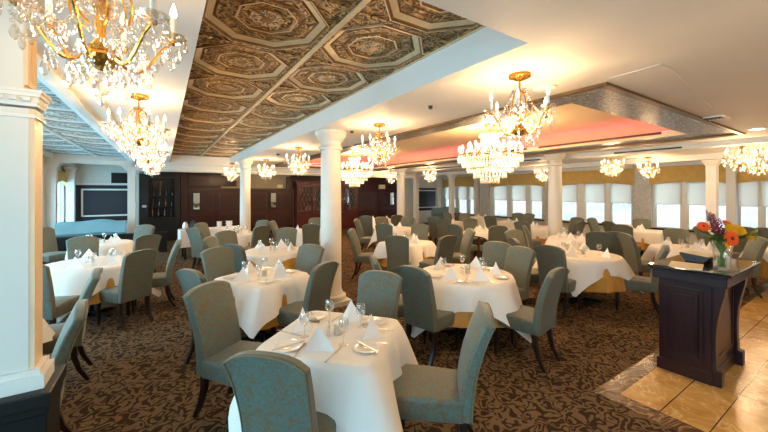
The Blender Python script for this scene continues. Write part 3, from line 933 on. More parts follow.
def chandelier_proto(name, detail, narm=6):
    root = bpy.data.objects.new(name, None); COL.objects.link(root)
    MB().mat(M['gold']).lathe([(.001, 0), (.085, 0), (.085, -.022), (.06, -.034), (.02, -.045), (.012, -.05)], 20).build('canopy', root)
    b = MB().mat(M['gold'])
    b.lathe([(.008, -.05), (.008, -.12), (.022, -.13), (.022, -.15), (.01, -.165), (.012, -.21), (.03, -.24), (.02, -.29), (.012, -.32), (.018, -.36), (.04, -.385), (.04, -.40), (.02, -.42)], 14)
    for k in range(narm):   # upper scrolls
        a = 2 * PI * (k + .5) / narm
        pts = []
        for q in range(9):
            t = q / 8
            r = .015 + .07 * math.sin(PI * t * .95) + .02 * t
            z = -.13 - .19 * t + .02 * math.sin(2 * PI * t)
            pts.append((r * math.cos(a), r * math.sin(a), z))
        b.tube(pts, .0045, 6)
    b.build('stem', root)
    c = MB().mat(M['crystal'])
    c.lathe([(.02, -.10), (.06, -.115), (.065, -.125), (.02, -.13)], 12)
    c.build('crystal_collar', root, smooth=20)
    c = MB().mat(M['crystal'])
    c.lathe([(.024, -.2), (.05, -.225), (.045, -.26), (.022, -.285)], 10)
    c.build('crystal_column', root, smooth=20)
    b = MB().mat(M['gold']).lathe([(.02, -.405), (.055, -.41), (.06, -.42), (.045, -.445), (.02, -.46), (.006, -.465)], 16)
    b.build('bowl', root)
    c = MB().mat(M['crystal'])
    c.ball((0, 0, -.485), .018, 8, 5); c.ball((0, 0, -.525), .026, 8, 5); c.drop((0, 0, -.548), .02, .04)
    c.build('finial_drop', root, smooth=0)
    for k in range(narm):
        a = 2 * PI * k / narm
        ca, sa = math.cos(a), math.sin(a)
        rr = .238 if k % 2 == 0 else .218
        zt = -.29 if k % 2 == 0 else -.31
        path = []
        for q in range(11):
            t = q / 10
            r = .03 + (rr - .03) * t
            z = -.40 - .055 * math.sin(PI * min(1, t * 1.3)) + (zt + .40) * t ** 2.4
            path.append((r * ca, r * sa, z))
        arm = MB().mat(M['gold']).tube(path, .0058, 6)
        arm.lathe([(.003, zt - .018), (.014, zt - .01), (.014, zt)], 10, (rr * ca, rr * sa))
        ao = arm.build('arm', root)
        d = MB().mat(M['crystal']).lathe([(.012, zt), (.035, zt + .003), (.05, zt + .012), (.053, zt + .018), (.047, zt + .016), (.014, zt + .008)], 14, (rr * ca, rr * sa), cap=False)
        d.build('bobeche', ao, smooth=20)
        cd = MB().mat(M['candle']).lathe([(.0105, zt + .004), (.0105, zt + .088), (.008, zt + .09)], 10, (rr * ca, rr * sa))
        cd.build('candle', ao)
        bl = MB().mat(M['bulb']).lathe([(.006, zt + .09), (.0125, zt + .104), (.0115, zt + .118), (.005, zt + .138), (.0008, zt + .15)], 10, (rr * ca, rr * sa))
        bl.build('bulb', ao)
        # drops around the dish
        pend = []
        for q in range(8):
            g = a + 2 * PI * q / 8
            px, py = rr * ca + .048 * math.cos(g), rr * sa + .048 * math.sin(g)
            pend.append(((px, py, zt + .010), .012, .034 + .016 * (q % 2)))
        for t in (.2, .35, .5, .65, .8):
            i = int(t * 10)
            x, y, z = path[i]
            pend.append(((x, y, z - .008), .013, .042))
        merged = MB().mat(M['crystal'])
        for p, w, h in pend:
            tgt = MB().mat(M['crystal']) if detail else merged
            tgt.ball((p[0], p[1], p[2] - .006), .006, 6, 4)
            tgt.drop((p[0], p[1], p[2] - .012), w * 1.5, h)
            if detail: tgt.build('pendant', ao, smooth=0)
        if not detail: merged.build('pendants', ao, smooth=0)['kind'] = 'stuff'
        # bead garland from the crown to the dish and between dishes
        g = MB().mat(M['crystal'])
        n = 13
        for q in range(n + 1):
            t = q / n
            r = .05 + (rr - .05) * t
            z = -.125 + (zt + .12) * t - .07 * math.sin(PI * t)
            g.ball((r * ca, r * sa, z), .007, 6, 4)
            g.ball((r * .62 * ca, r * .62 * sa, z - .03 * t), .0065, 6, 4)
        a2 = 2 * PI * (k + 1) / narm
        for q in range(1, 12):
            t = q / 12
            ang = a + (a2 - a) * t
            g.ball((rr * .96 * math.cos(ang), rr * .96 * math.sin(ang), zt - .01 - .075 * math.sin(PI * t)), .0075, 6, 4)
        for q in range(1, 9):
            t = q / 9
            ang = a + (a2 - a) * t
            r = .14
            g.ball((r * math.cos(ang), r * math.sin(ang), -.36 - .05 * math.sin(PI * t)), .0075, 6, 4)
        am = (a + a2) / 2
        for r, z, w, h in ((.225, zt - .085, .016, .05), (.14, -.41, .016, .05), (.09, -.45, .016, .05), (.17, -.33, .015, .045), (.12, -.24, .014, .04), (.2, -.36, .014, .045), (.07, -.36, .014, .045)):
            g.drop((r * math.cos(am), r * math.sin(am), z), w * 1.4, h)
        g.ball((.245 * math.cos(am), .245 * math.sin(am), zt - .03), .011, 6, 4)
        g.drop((.245 * math.cos(am), .245 * math.sin(am), zt - .045), .03, .06)
        g.drop((.10 * math.cos(am), .10 * math.sin(am), -.47), .03, .07)
        g.drop((.15 * math.cos(a), .15 * math.sin(a), -.46), .026, .06)
        g.build('crystal_garland', ao, smooth=0)['kind'] = 'stuff'
    return root

ch_near = chandelier_proto('chandelier', True)
ch_far = chandelier_proto('chandelier', False)
used = set()
CH = [  # x, y, power factor, rotation, label
    (-.19, 1.62, 'near', .3, 'big gilded crystal chandelier nearest of all, above the pier'),
    (-.2, 4.1, 'near', .9, 'gilded crystal chandelier second from the pier, before the pale tin ceiling'),
    (2.42, 1.70, 'near', .55, 'gilded crystal chandelier hanging nearest in front of the pink cove'),
    (-.2, 6.5, 'far', .2, 'gilded crystal chandelier third along the pale beam from the pier'),
    (-.2, 8.9, 'far', .6, 'gilded crystal chandelier fourth along the pale beam from the pier'),
    (2.53, 4.0, 'far', .4, 'gilded crystal chandelier beside the thick round column'),
    (2.4, 7.0, 'far', .8, 'gilded crystal chandelier between the thick and slim columns'),
    (2.5, 10.1, 'far', .1, 'gilded crystal chandelier just beside the slim column top'),
    (1.9, 12.0, 'far', .5, 'gilded crystal chandelier peeping out behind the slim column'),
    (8.75, 1.6, 'far', .35, 'gilded crystal chandelier by the mosaic corner above the lectern flowers'),
    (9.2, 3.9, 'far', .75, 'gilded crystal chandelier before the gold valance opposite the round tables'),
    (10.9, 3.75, 'far', .15, 'gilded crystal chandelier before the grey window pier'),
    (11.0, 1.75, 'far', .65, 'gilded crystal chandelier beside the arched square columns'),
    (11.4, 7.1, 'far', .25, 'gilded crystal chandelier half hidden by the column near the windows'),
    (8.6, 9.95, 'far', .45, 'gilded crystal chandelier before the far corner screen'),
    (2.4, -.7, 'far', .3, 'added gilded crystal chandelier outside the view, behind the one nearest the pink cove'),  # this and the next two: unseen chandeliers added to brighten the room
    (5.6, -.9, 'far', .6, 'added gilded crystal chandelier outside the view, above the entrance marble'),
    (8.9, -.7, 'far', .2, 'added gilded crystal chandelier outside the view, past the lectern'),
    (8.6, 13.0, 'far', .85, 'small distant crystal chandelier above the dark panelling'),
]
CHAND = []
for x, y, k, rz, lb in CH:
    src = ch_near if k == 'near' else ch_far
    if k not in used: o = src; used.add(k)
    else: o = copy_tree(src)
    o.location = (x, y, ZC if not (y > 12.9) else 2.69); o.rotation_euler = (0, 0, rz); o.scale = (1, 1, 1.08)
    if y > 12.9: o.location = (x, 12.6, ZC)
    tag(o, lb, 'chandelier', 'gilded crystal chandeliers')
    CHAND.append(o)
CH_POWER = 54.0
for k, o in enumerate(CHAND): lamp((o.location.x, o.location.y, ZC - .43), CH_POWER * (.3 if k == 0 else 1), r=.10)

def big_chandelier(x, y, label):
    root = thing('crystal_chandelier', (x, y, 3.06), 0, label, 'chandelier', 'tiered crystal chandeliers')
    MB().mat(M['gold']).lathe([(.001, 0), (.11, 0), (.11, -.03), (.03, -.06), (.015, -.08), (.015, -.14)], 20).build('canopy', root)
    b = MB().mat(M['gold'])
    b.lathe([(.012, -.1), (.012, -.9)], 8)
    for r, z in ((.2, -.16), (.6, -.60), (.42, -.86)):
        b.tube([(r * math.cos(2 * PI * k / 40), r * math.sin(2 * PI * k / 40), z) for k in range(40)], .012, 6, True)
        for k in range(6):
            a = 2 * PI * k / 6
            b.tube([(.01 * math.cos(a), .01 * math.sin(a), z), (r * math.cos(a), r * math.sin(a), z)], .006, 5)
    b.build('ring_frame', root)
    c = MB().mat(M['crystal_bright'])
    for k in range(20):
        a = 2 * PI * k / 20
        c.drop((.2 * math.cos(a), .2 * math.sin(a), -.16), .035, .09)
        for q in range(9):  # strands swelling from the crown to the ring
            t = q / 8
            r = .19 - .10 * math.sin(PI * t * .9) + .12 * t
            c.ball((r * math.cos(a), r * math.sin(a), -.17 - .28 * t), .014, 6, 4)
    c.build('crown_strands', root, smooth=0)['kind'] = 'stuff'
    for nm, r, z, n, h in (('outer_fringe', .6, -.61, 72, .13), ('middle_fringe', .52, -.70, 64, .14), ('inner_fringe', .42, -.80, 54, .14), ('lower_fringe', .3, -.92, 28, .13), ('bottom_fringe', .17, -1.02, 16, .13)):
        c = MB().mat(M['crystal_bright'])
        for k in range(n):
            a = 2 * PI * k / n
            c.ball((r * math.cos(a), r * math.sin(a), z + .012), .013, 6, 4)
            c.drop((r * math.cos(a), r * math.sin(a), z), .028, h)
        c.build(nm, root, smooth=0)['kind'] = 'stuff'
    for ring, r, z, n in ((0, .58, -.58, 20), (1, .40, -.50, 14)):
        for k in range(n):
            a = 2 * PI * k / n
            s = MB().mat(M['candle']).lathe([(.012, z), (.012, z + .07)], 8, (r * math.cos(a), r * math.sin(a)))
            so = s.build('candle', root)
            MB().mat(M['bulb']).lathe([(.008, z + .07), (.022, z + .095), (.02, z + .12), (.002, z + .16)], 8, (r * math.cos(a), r * math.sin(a))).build('bulb', so)
    lamp((x, y, 3.06 - .38), 110, r=.12)
    lamp((x, y, 3.06 - .80), 60, r=.12)
    return root
big_chandelier(5.3, 4.38, 'huge glowing tiered crystal chandelier in the pink cove, nearer one')
big_chandelier(5.3, 9.9, 'huge glowing tiered crystal chandelier in the pink cove, farther one behind the thick column')

# ------------------------------------------------------------------ dining chair (faces +y, origin on the floor under the seat)
def chair_proto():
    root = bpy.data.objects.new('dining_chair', None); COL.objects.link(root)
    # seat
    n, k = 8, 8
    s = MB().mat(M['fabric'])
    vs, fs = [], []
    for lay in range(4):
        z = (.33, .345, .455, .475)[lay]
        e = (.975, 1.0, 1.0, .94)[lay]
        ring = []
        for a, b in [(-1, -1), (0, -1), (1, -1), (1, 0), (1, 1), (0, 1), (-1, 1), (-1, 0)]:
            w = .212 + .012 * b
            ring.append((a * w * e, .01 + b * .235 * (e if b > 0 else 1.0), z - (.01 if lay == 3 and (a and b) else 0)))
        vs += ring
    for lay in range(3):
        for q in range(8):
            fs.append((lay * 8 + q, lay * 8 + (q + 1) % 8, lay * 8 + 8 + (q + 1) % 8, lay * 8 + 8 + q))
    fs.append(tuple(range(7, -1, -1)))
    vs.append((0, .01, .492)); c = len(vs) - 1
    for q in range(8): fs.append((24 + q, 24 + (q + 1) % 8, c))
    s.raw(vs, fs); s.build('seat', root, smooth=50, bevel=.018, seg=3)
    # backrest
    NZ, NX = 12, 8
    def yc(t): return -.235 - .03 * t - .115 * t ** 2.2
    def surf(side):
        out = []
        for i in range(NZ + 1):
            t = i / NZ
            for j in range(NX + 1):
                u = -1 + 2 * j / NX
                w = .196 + .018 * t - .010 * math.sin(PI * t)
                top = .66 - .020 * u * u - .034 * abs(u) ** 4
                th = (.042 - .014 * t) * side
                puff = .012 * (1 - u * u) * math.sin(PI * min(1, t * 1.05)) * side
                out.append((u * w, yc(t) + th + puff, .335 + t * top))
        return out
    vf, vb = surf(1), surf(-1)
    W = NX + 1
    N = len(vf)
    fs = []
    for i in range(NZ):
        for j in range(NX):
            a = i * W + j
            fs.append((a, a + 1, a + W + 1, a + W)); fs.append((N + a, N + a + W, N + a + W + 1, N + a + 1))
    rim = [j for j in range(W)] + [i * W + NX for i in range(1, NZ + 1)] + [NZ * W + j for j in range(NX - 1, -1, -1)] + [i * W for i in range(NZ - 1, 0, -1)]
    for q in range(len(rim)):
        a, b = rim[q], rim[(q + 1) % len(rim)]
        fs.append((a, N + a, N + b, b))
    MB().mat(M['fabric']).raw(vf + vb, fs).build('backrest', root, smooth=50, bevel=.012, seg=3)
    top = [i * W for i in range(0, NZ + 1)] + [NZ * W + j for j in range(1, NX)] + [i * W + NX for i in range(NZ, -1, -1)]
    pip = MB().mat(M['piping'])
    pip.tube([(vb[i][0] * .985, vb[i][1] - .001, vb[i][2] - (.004 if i >= NZ * W else 0)) for i in top], .0045, 5)
    pip.build('piping', root)
    # legs
    for sx in (-1, 1):
        l = MB().mat(M['legwood'])
        x, y = sx * .182, .19
        vs = []
        for z, h in ((.335, .023), (.2, .020), (0, .014)):
            vs += [(x - h, y - h, z), (x + h, y - h, z), (x + h, y + h, z), (x - h, y + h, z)]
        f = [(3, 2, 1, 0), (8, 9, 10, 11)]
        for i in range(2):
            for q in range(4): f.append((i * 4 + q, i * 4 + (q + 1) % 4, i * 4 + 4 + (q + 1) % 4, i * 4 + 4 + q))
        l.raw(vs, f).build('leg', root, smooth=0, bevel=.003)
        l = MB().mat(M['legwood'])
        vs = []
        for z, yy, h in ((.34, -.225, .023), (.24, -.228, .022), (.12, -.262, .019), (0, -.325, .016)):
            x = sx * .172
            vs += [(x - h, yy - h, z), (x + h, yy - h, z), (x + h, yy + h, z), (x - h, yy + h, z)]
        f = [(3, 2, 1, 0), (12, 13, 14, 15)]
        for i in range(3):
            for q in range(4): f.append((i * 4 + q, i * 4 + (q + 1) % 4, i * 4 + 4 + (q + 1) % 4, i * 4 + 4 + q))
        l.raw(vs, f).build('leg', root, smooth=30, bevel=.003)
    return root
CHAIR_TOP, CHAIR_BACK = .985, .37
chair0 = chair_proto()
chair_used = [False]
SECT = ['window side', 'far window side', 'far side', 'far pier side', 'pier side', 'near pier side', 'near side', 'near window side']
def sector(dx, dy): return int(round(math.atan2(dy, dx) / (PI / 4))) % 8
def place_chair(x, y, ang, label):
    """ang = heading the sitter faces"""
    if not chair_used[0]: o = chair0; chair_used[0] = True
    else: o = copy_tree(chair0)
    o.location = (x, y, 0); o.rotation_euler = (0, 0, ang - PI / 2)
    tag(o, label, 'chair', 'sage damask dining chairs')
    return o

# ------------------------------------------------------------------ tables and their settings
TZ = .745
def outline(kind, R):
    if kind == 'round': return lambda t: R
    def f(t):   # rounded square with half side R
        c, s = abs(math.cos(t)), abs(math.sin(t))
        p = 10
        return R / (c ** p + s ** p) ** (1 / p)
    return f
def cloth_mesh(kind, R, L, rot=0.0, seed=0, amp=.05, thick_out=.012, z=TZ + .004, floor_z=None, folds=9, off=(0, 0)):
    rnd = random.Random(seed)
    fR = outline(kind, R)
    n = 112
    vs, fs = [(0, 0, z)], []
    ph1, ph2 = rnd.random() * 6, rnd.random() * 6
    rows = [.5, .85, .97, 1.0] + ['d%d' % i for i in range(1, 9)]
    for rw in rows:
        for k in range(n):
            t = 2 * PI * k / n
            R0 = fR(t)
            if kind == 'round' and L > 0 or kind != 'round':
                tt = t - rot
                c_, s_q = math.cos(tt), math.sin(tt)
                Cq = min((L + off[0] * (1 if c_ > 0 else -1)) / max(abs(c_), 1e-6), (L + off[1] * (1 if s_q > 0 else -1)) / max(abs(s_q), 1e-6))
                Cq = min(Cq, L * 1.42)
            drop = max(.05, Cq - R0)
            if floor_z is not None: drop = z - floor_z
            if not isinstance(rw, str):
                r = R0 * rw; zz = z - (.004 if rw == 1.0 else 0)
            else:
                q = int(rw[1:]) / 8
                d = drop * q
                wave = math.sin(folds * t + ph1) * .6 + math.sin((folds * 2 - 3) * t + ph2) * .4
                r = R0 + thick_out + min(1, q * 3) * .012 + d * .10 + amp * wave * (d / .35) ** 1.1
                if floor_z is None:
                    cor = max(0, abs(math.cos(2 * (t - rot + PI / 4))) - .5) * 2   # ears at the cloth corners
                    r += cor * d * .34
                r = max(r, R0 + .008)
                zz = z - .006 - d * .97
            vs.append((r * math.cos(t), r * math.sin(t), zz))
    for k in range(n): fs.append((0, 1 + k, 1 + (k + 1) % n))
    for i in range(len(rows) - 1):
        for k in range(n):
            a = 1 + i * n
            fs.append((a + k, a + n + k, a + n + (k + 1) % n, a + (k + 1) % n))
    return vs, fs

def lathe_obj(name, prof, mat, seg=16):
    return MB().mat(M[mat]).lathe(prof, seg, cap=False).build(name)

PROTO = {}
def use(key, maker):
    """first call builds, later calls copy the thing with its parts"""
    if key not in PROTO:
        PROTO[key] = maker(); return PROTO[key]
    return copy_tree(PROTO[key])

def mk_napkin():
    b = MB().mat(M['napkin'])
    # folded triangle standing as a tent: two wings meeting in a front ridge
    n = 7
    vs, fs = [], []
    for i in range(n + 1):
        t = i / n            # 0 base .. 1 apex
        z = .15 * t
        w = .104 * (1 - t) + .003
        ridge = (-.005 * t, .08 * (1 - t) ** 1.15, z)
        lw = (-w, -.045 * (1 - t) + .004 * math.sin(PI * t), z * .98)
        rw = (w, -.045 * (1 - t) + .004 * math.sin(PI * t), z * .98)
        lm = ((ridge[0] + lw[0]) / 2 - .004, (ridge[1] + lw[1]) / 2 + .010 * (1 - t), z)
        rm = ((ridge[0] + rw[0]) / 2 + .004, (ridge[1] + rw[1]) / 2 + .010 * (1 - t), z)
        bk = (0, -.020 * (1 - t), z * .97)
        vs += [ridge, lm, lw, bk, rw, rm]
    for i in range(n):
        for q in range(6):
            fs.append((i * 6 + q, i * 6 + (q + 1) % 6, i * 6 + 6 + (q + 1) % 6, i * 6 + 6 + q))
    fs.append(tuple(range(6))); fs.append(tuple(n * 6 + q for q in range(5, -1, -1)))
    b.raw(vs, fs)
    return b.build('napkin', smooth=50)
def mk_plate():
    return MB().mat(M['china']).lathe([(.001, .004), (.05, .004), (.06, .008), (.085, .014), (.088, .013), (.06, .003), (.048, 0), (.001, 0)], 28, cap=False).build('bread_plate')
def mk_fork():
    b = MB().mat(M['chrome'])
    b.prism([(-.0045, -.1), (.0045, -.1), (.003, -.02), (.003, .035), (.010, .055), (.010, .062), (-.010, .062), (-.010, .055), (-.003, .035), (-.003, -.02)], .001, .0035)
    for k in range(4): b.box(-.010 + k * .0058, -.0075 + k * .0058, .06, .1, .001, .0035)
    return b.build('fork', smooth=0)
def mk_knife():
    b = MB().mat(M['chrome'])
    b.prism([(-.006, -.11), (.006, -.11), (.005, 0), (.009, .02), (.009, .08), (.002, .115), (-.005, .1), (-.005, 0)], .001, .0035)
    return b.build('knife', smooth=0)
def mk_wineglass():
    return MB().mat(M['glass']).lathe([(.032, 0), (.032, .002), (.012, .006), (.004, .012), (.004, .07), (.01, .078), (.03, .1), (.036, .125), (.033, .155), (.029, .172), (.0275, .171), (.0315, .154), (.034, .125), (.028, .102), (.008, .083), (.001, .081)], 20, cap=False).build('wine_glass')
def mk_tumbler():
    return MB().mat(M['glass']).lathe([(.001, .004), (.026, .004), (.028, .01), (.033, .095), (.0315, .095), (.026, .016), (.001, .014)], 20, cap=False).build('water_glass')
def mk_shaker():
    o = bpy.data.objects.new('shaker', None); COL.objects.link(o)
    MB().mat(M['glass']).lathe([(.016, 0), (.017, .004), (.014, .03), (.0155, .055), (.012, .062)], 12).build('shaker_body', o)
    MB().mat(M['chrome']).lathe([(.013, .062), (.0145, .065), (.0135, .078), (.007, .086), (.001, .088)], 12).build('shaker_lid', o)
    return o
def mk_sugar():
    o = bpy.data.objects.new('sugar_caddy', None); COL.objects.link(o)
    MB().mat(M['chrome']).lathe([(.024, 0), (.028, .003), (.028, .06), (.0305, .062), (.0305, .066), (.026, .066), (.026, .01), (.001, .01)], 20, cap=False).build('caddy_body', o)
    b = MB().mat(M['paper'])
    for k in range(3): b.box(-.018, .018, -.014 + k * .011, -.007 + k * .011, .012, .072)
    b.build('sugar_packets', o, smooth=0)
    return o

CLOTHTOP = TZ + .0045
def item(key, maker, x, y, rz, label, cat, group, z=CLOTHTOP):
    o = use(key, maker)
    o.location = (x, y, z); o.rotation_euler = (0, 0, rz)
    return tag(o, label, cat, group)

def table(tname, x, y, kind, R, rot, L, crot, chairs, level, gold=True, settings=None, base='pedestal', seed=1, off=(0, 0)):
    t = thing('dining_table', (x, y, 0), rot, 'dining table under a white cloth: the ' + tname, 'table', 'dining tables')
    fR = outline(kind, R - .006)
    n = 48
    b = MB().mat(M['tablewood'])
    b.prism([(fR(2 * PI * k / n) * math.cos(2 * PI * k / n), fR(2 * PI * k / n) * math.sin(2 * PI * k / n)) for k in range(n)], TZ - .035, TZ)
    b.build('tabletop', t, smooth=0)
    if base == 'pedestal':
        MB().mat(M['steel_black']).lathe([(.035, .05), (.035, TZ - .035)], 12).build('pedestal', t)
        b = MB().mat(M['steel_black'])
        for k in range(4):
            a = PI / 4 + k * PI / 2
            b.at(0, 0, 0, a).prism([(.0, .0), (.30, .0), (.30, .025), (.05, .06), (0, .06)], -.025, .025, 'y')
        b.build('base', t, smooth=0, bevel=.004)
    else:
        for sx in (-1, 1):
            for sy in (-1, 1):
                MB().mat(M['tablewood']).cbox((sx * R * .82, sy * R * .82, (TZ - .035) / 2), (.055, .055, TZ - .035)).build('leg', t, smooth=0, bevel=.004)
    if gold:
        vs, fs = cloth_mesh(kind, R - .002, R + .4, 0, seed + 50, .022, .004, TZ + .0015, floor_z=.30, folds=14)
        o = MB().mat(M['gold_satin']).raw(vs, fs).build('gold_skirt', t, smooth=60)
        o['label'] = 'gold satin skirt'
    vs, fs = cloth_mesh(kind, R, L, crot, seed, .035, off=off)
    o = MB().mat(M['linen']).raw(vs, fs).build('tablecloth', smooth=60)
    o.location = (x, y, 0); o.rotation_euler = (0, 0, rot)
    tag(o, 'white linen cloth draped over the ' + tname, 'tablecloth', 'white tablecloths')
    dirs = []
    seen = {}
    for c in chairs:
        px, py = c[0], c[1]
        cx, cy = P(px, py, CHAIR_TOP)
        d = math.atan2(y - cy, x - cx)
        ang = c[2] if len(c) > 2 and c[2] is not None else d
        hx, hy = cx + math.cos(ang) * CHAIR_BACK, cy + math.sin(ang) * CHAIR_BACK
        need = R + (.12 if level < 2 else .07)
        dd = math.hypot(hx - x, hy - y)
        if dd < need:      # keep the seat from reaching far under the cloth
            hx, hy = x + (hx - x) / dd * need, y + (hy - y) / dd * need
        s = sector(hx - x, hy - y)
        extra = c[3] if len(c) > 3 else ''
        lb = 'sage damask chair%s, %s of the %s' % ((' ' + extra) if extra else '', SECT[s], tname)
        if s in seen: lb = 'second sage damask chair, %s of the %s' % (SECT[s], tname)
        seen[s] = 1
        place_chair(hx, hy, ang, lb)
        dirs.append(math.atan2(hy - y, hx - x))
    if settings is None: settings = dirs
    wh = {}
    for i, a in enumerate(settings):
        s = SECT[sector(math.cos(a), math.sin(a))]
        wh[s] = wh.get(s, 0) + 1
        if wh[s] > 1: s = 'second ' + s
        ca, sa = math.cos(a), math.sin(a)
        fx, fy = -ca, -sa          # the sitter looks this way
        lx, ly = -fy, fx           # sitter's left
        Rr = R if kind == 'round' else R * 1.02
        def q(dd, ll): return x + ca * dd + lx * ll, y + sa * dd + ly * ll
        nx, ny = q(Rr * .66, 0)
        rj = random.Random(seed * 31 + i)
        item('napkin', mk_napkin, nx, ny, a + PI / 2 + rj.uniform(-.5, .5) + (PI if rj.random() < .3 else 0), 'standing white napkin, %s of the %s' % (s, tname), 'napkin', 'folded napkins')
        if level >= 1:
            gx, gy = q(Rr * .40, -.13)
            item('wineglass', mk_wineglass, gx, gy, 0, 'stemmed wine glass, %s of the %s' % (s, tname), 'glass', 'wine glasses')
        if level >= 2:
            gx, gy = q(Rr * .70, .20)
            item('plate', mk_plate, gx, gy, 0, 'small white bread plate, %s of the %s' % (s, tname), 'plate', 'bread plates')
            item('knife2', mk_knife, gx, gy, a + .9, 'butter knife on the bread plate, %s of the %s' % (s, tname), 'knife', 'butter knives', CLOTHTOP + .0125)
            gx, gy = q(Rr * .74, .115)
            item('fork', mk_fork, gx, gy, a + PI / 2 + .1, 'steel fork, %s of the %s' % (s, tname), 'fork', 'forks')
            gx, gy = q(Rr * .74, -.115)
            item('knife', mk_knife, gx, gy, a + PI / 2 - .1, 'steel table knife, %s of the %s' % (s, tname), 'knife', 'table knives')
    if level >= 1:
        vx, vy = CS, -SN   # along the picture
        for k, (ll, dd, w) in enumerate(((-.045, .0, 'farther'), (-.035, -.05, 'nearer'))):
            item('shaker', mk_shaker, x + vx * ll + SN * dd, y + vy * ll + CS * dd, 0, 'steel-lidded glass shaker on the %s, %s of two' % (tname, w), 'shaker', 'salt and pepper shakers')
        item('sugar', mk_sugar, x + vx * .03 - SN * .02, y + vy * .03 - CS * .02, .4, 'steel sugar caddy at the middle of the ' + tname, 'caddy', 'sugar caddies')

A = math.radians
table('nearest square table', 1.02, 2.21, 'square', .395, A(41), 0.70, A(6), [
    (268, 354, None, 'with back to viewer'), (484, 308, None, 'seen from its side'),
    (209, 284), (380, 272)], 2, seed=3, off=(-.05, -.05), gold=False, base='legs')
table('second nearest square table', 1.0, 4.2, 'square', .395, A(28), 0.70, A(-4), [(191, 270), (217, 248), (311, 245), (325, 263)], 2, seed=4)
table('big round table mid-carpet', 3.12, 2.96, 'round', .56, 0, 0.82, A(50), [(413, 267), (374, 257), (497, 242), (521, 247), (557, 269)], 2, seed=5,
      settings=[A(200), A(100), A(20), A(320), A(250)])
table('round table showing most gold cloth', 5.65, 2.85, 'round', .56, 0, 0.77, A(66), [(558, 244), (522, 239), (657, 245), (514, 230)], 1, seed=6, settings=[A(190), A(130), A(280), A(70), A(20)])
table('square table beyond the thick column', 4.1, 5.48, 'square', .42, A(22), 0.68, 0, [(352, 229), (397, 236), (448, 236), (420, 224), (470, 229)], 1, seed=7, settings=[A(200), A(280), A(20), A(110)])
table('small round table between two columns', 1.6, 5.95, 'round', .47, 0, 0.55, A(20), [(244, 242), (226, 231), (287, 228), (320, 236), (210, 237)], 1, seed=8, settings=[A(225), A(120), A(50), A(320)])
table("table at the slim column's foot", 1.5, 8.85, 'round', .46, 0, 0.72, A(30), [(194, 228), (203, 223), (258, 221), (262, 226)], 1, seed=9)
table('table before the wine cabinet', 3.25, 8.6, 'round', .46, 0, 0.72, A(10), [(311, 224), (285, 221), (316, 218)], 0, seed=10)
table('round table just past the pier', -.85, 6.3, 'round', .56, 0, 0.82, A(30), [(24, 264), (136, 250), (83, 237), (168, 241)], 1, seed=11)
table('table before the blue banquette', -1.0, 8.65, 'round', .48, 0, 0.74, A(5), [(148, 235), (42, 228), (145, 225)], 1, seed=12)
table('table hidden behind the pier', -1.36, 3.75, 'square', 0.42, 0, 0.68, 0, [(80, 304, A(186)), (96, 270, A(184))], 1, seed=13)
table('table right behind the lectern', 7.85, 2.15, 'round', .5, 0, 0.76, A(40), [(676, 229), (750, 237), (636, 234)], 1, seed=14, settings=[A(60), A(150), A(220), A(330), A(270)])
table('table by the column nearest the windows', 7.5, 3.95, 'round', .48, 0, 0.74, A(15), [(591, 231, A(32)), (615, 232, A(20)), (535, 226)], 1, seed=15, settings=[A(200), A(240), A(150), A(60)])
table('cut-off table past the lectern', 9.1, 1.0, 'round', .58, 0, 0.66, A(40), [], 0, seed=16, settings=[A(180), A(90)])
table('bare-legged wooden table', 6.86, 5.9, 'square', .36, A(8), 0.44, 0, [(454, 224.5), (498, 226), (470, 218.5)], 0, gold=False, base='legs', seed=17)
table('table at the grey window pier', 10.5, 3.75, 'square', .42, A(10), 0.68, 0, [(642, 219), (609, 221.5), (622, 225), (592, 218)], 0, seed=18)
table('table between column and bright windows', 9.1, 5.6, 'round', .52, 0, 0.78, A(25), [(567, 220.5), (577, 217.5), (522, 221.5)], 0, seed=19, settings=[A(180), A(240), A(90)])
table('table under the farther big chandelier', 5.4, 7.7, 'round', .54, 0, 0.80, A(20), [(384, 224), (384, 217.5), (357, 219), (408, 217)], 0, seed=20)
table('farthest table before the panelling', 6.67, 10.6, 'round', .5, 0, 0.58, 0, [(397, 215), (366, 216)], 0, seed=21, settings=[A(200), A(300)])
table('table beyond the bare-legged one', 8.1, 8.4, 'round', .48, 0, 0.74, A(10), [(434, 217), (444, 218.5), (457, 214)], 0, seed=22, settings=[A(200), A(250)])
table('window table at the middle bay', 9.9, 7.3, 'square', .4, A(5), 0.66, 0, [(518, 213), (529, 213.5), (490, 216)], 0, seed=23, settings=[A(200), A(260)])
table('window table at the far bay', 10.6, 9.2, 'square', .4, A(5), 0.66, 0, [(459, 212.5), (447, 212.5)], 0, seed=24, settings=[A(200), A(260)])
for (px, py, ang, lb) in ((744, 227, A(0), 'sage damask dining chair before the near window, first past the arched columns'), (766, 228, A(0), 'sage damask dining chair before the near window, at the picture edge'),
                          (700, 226, A(260), 'sage damask dining chair showing behind the flowers, before the windows')):
    cx, cy = P(px, py, CHAIR_TOP)
    place_chair(cx + math.cos(ang) * CHAIR_BACK, cy + math.sin(ang) * CHAIR_BACK, ang, lb)

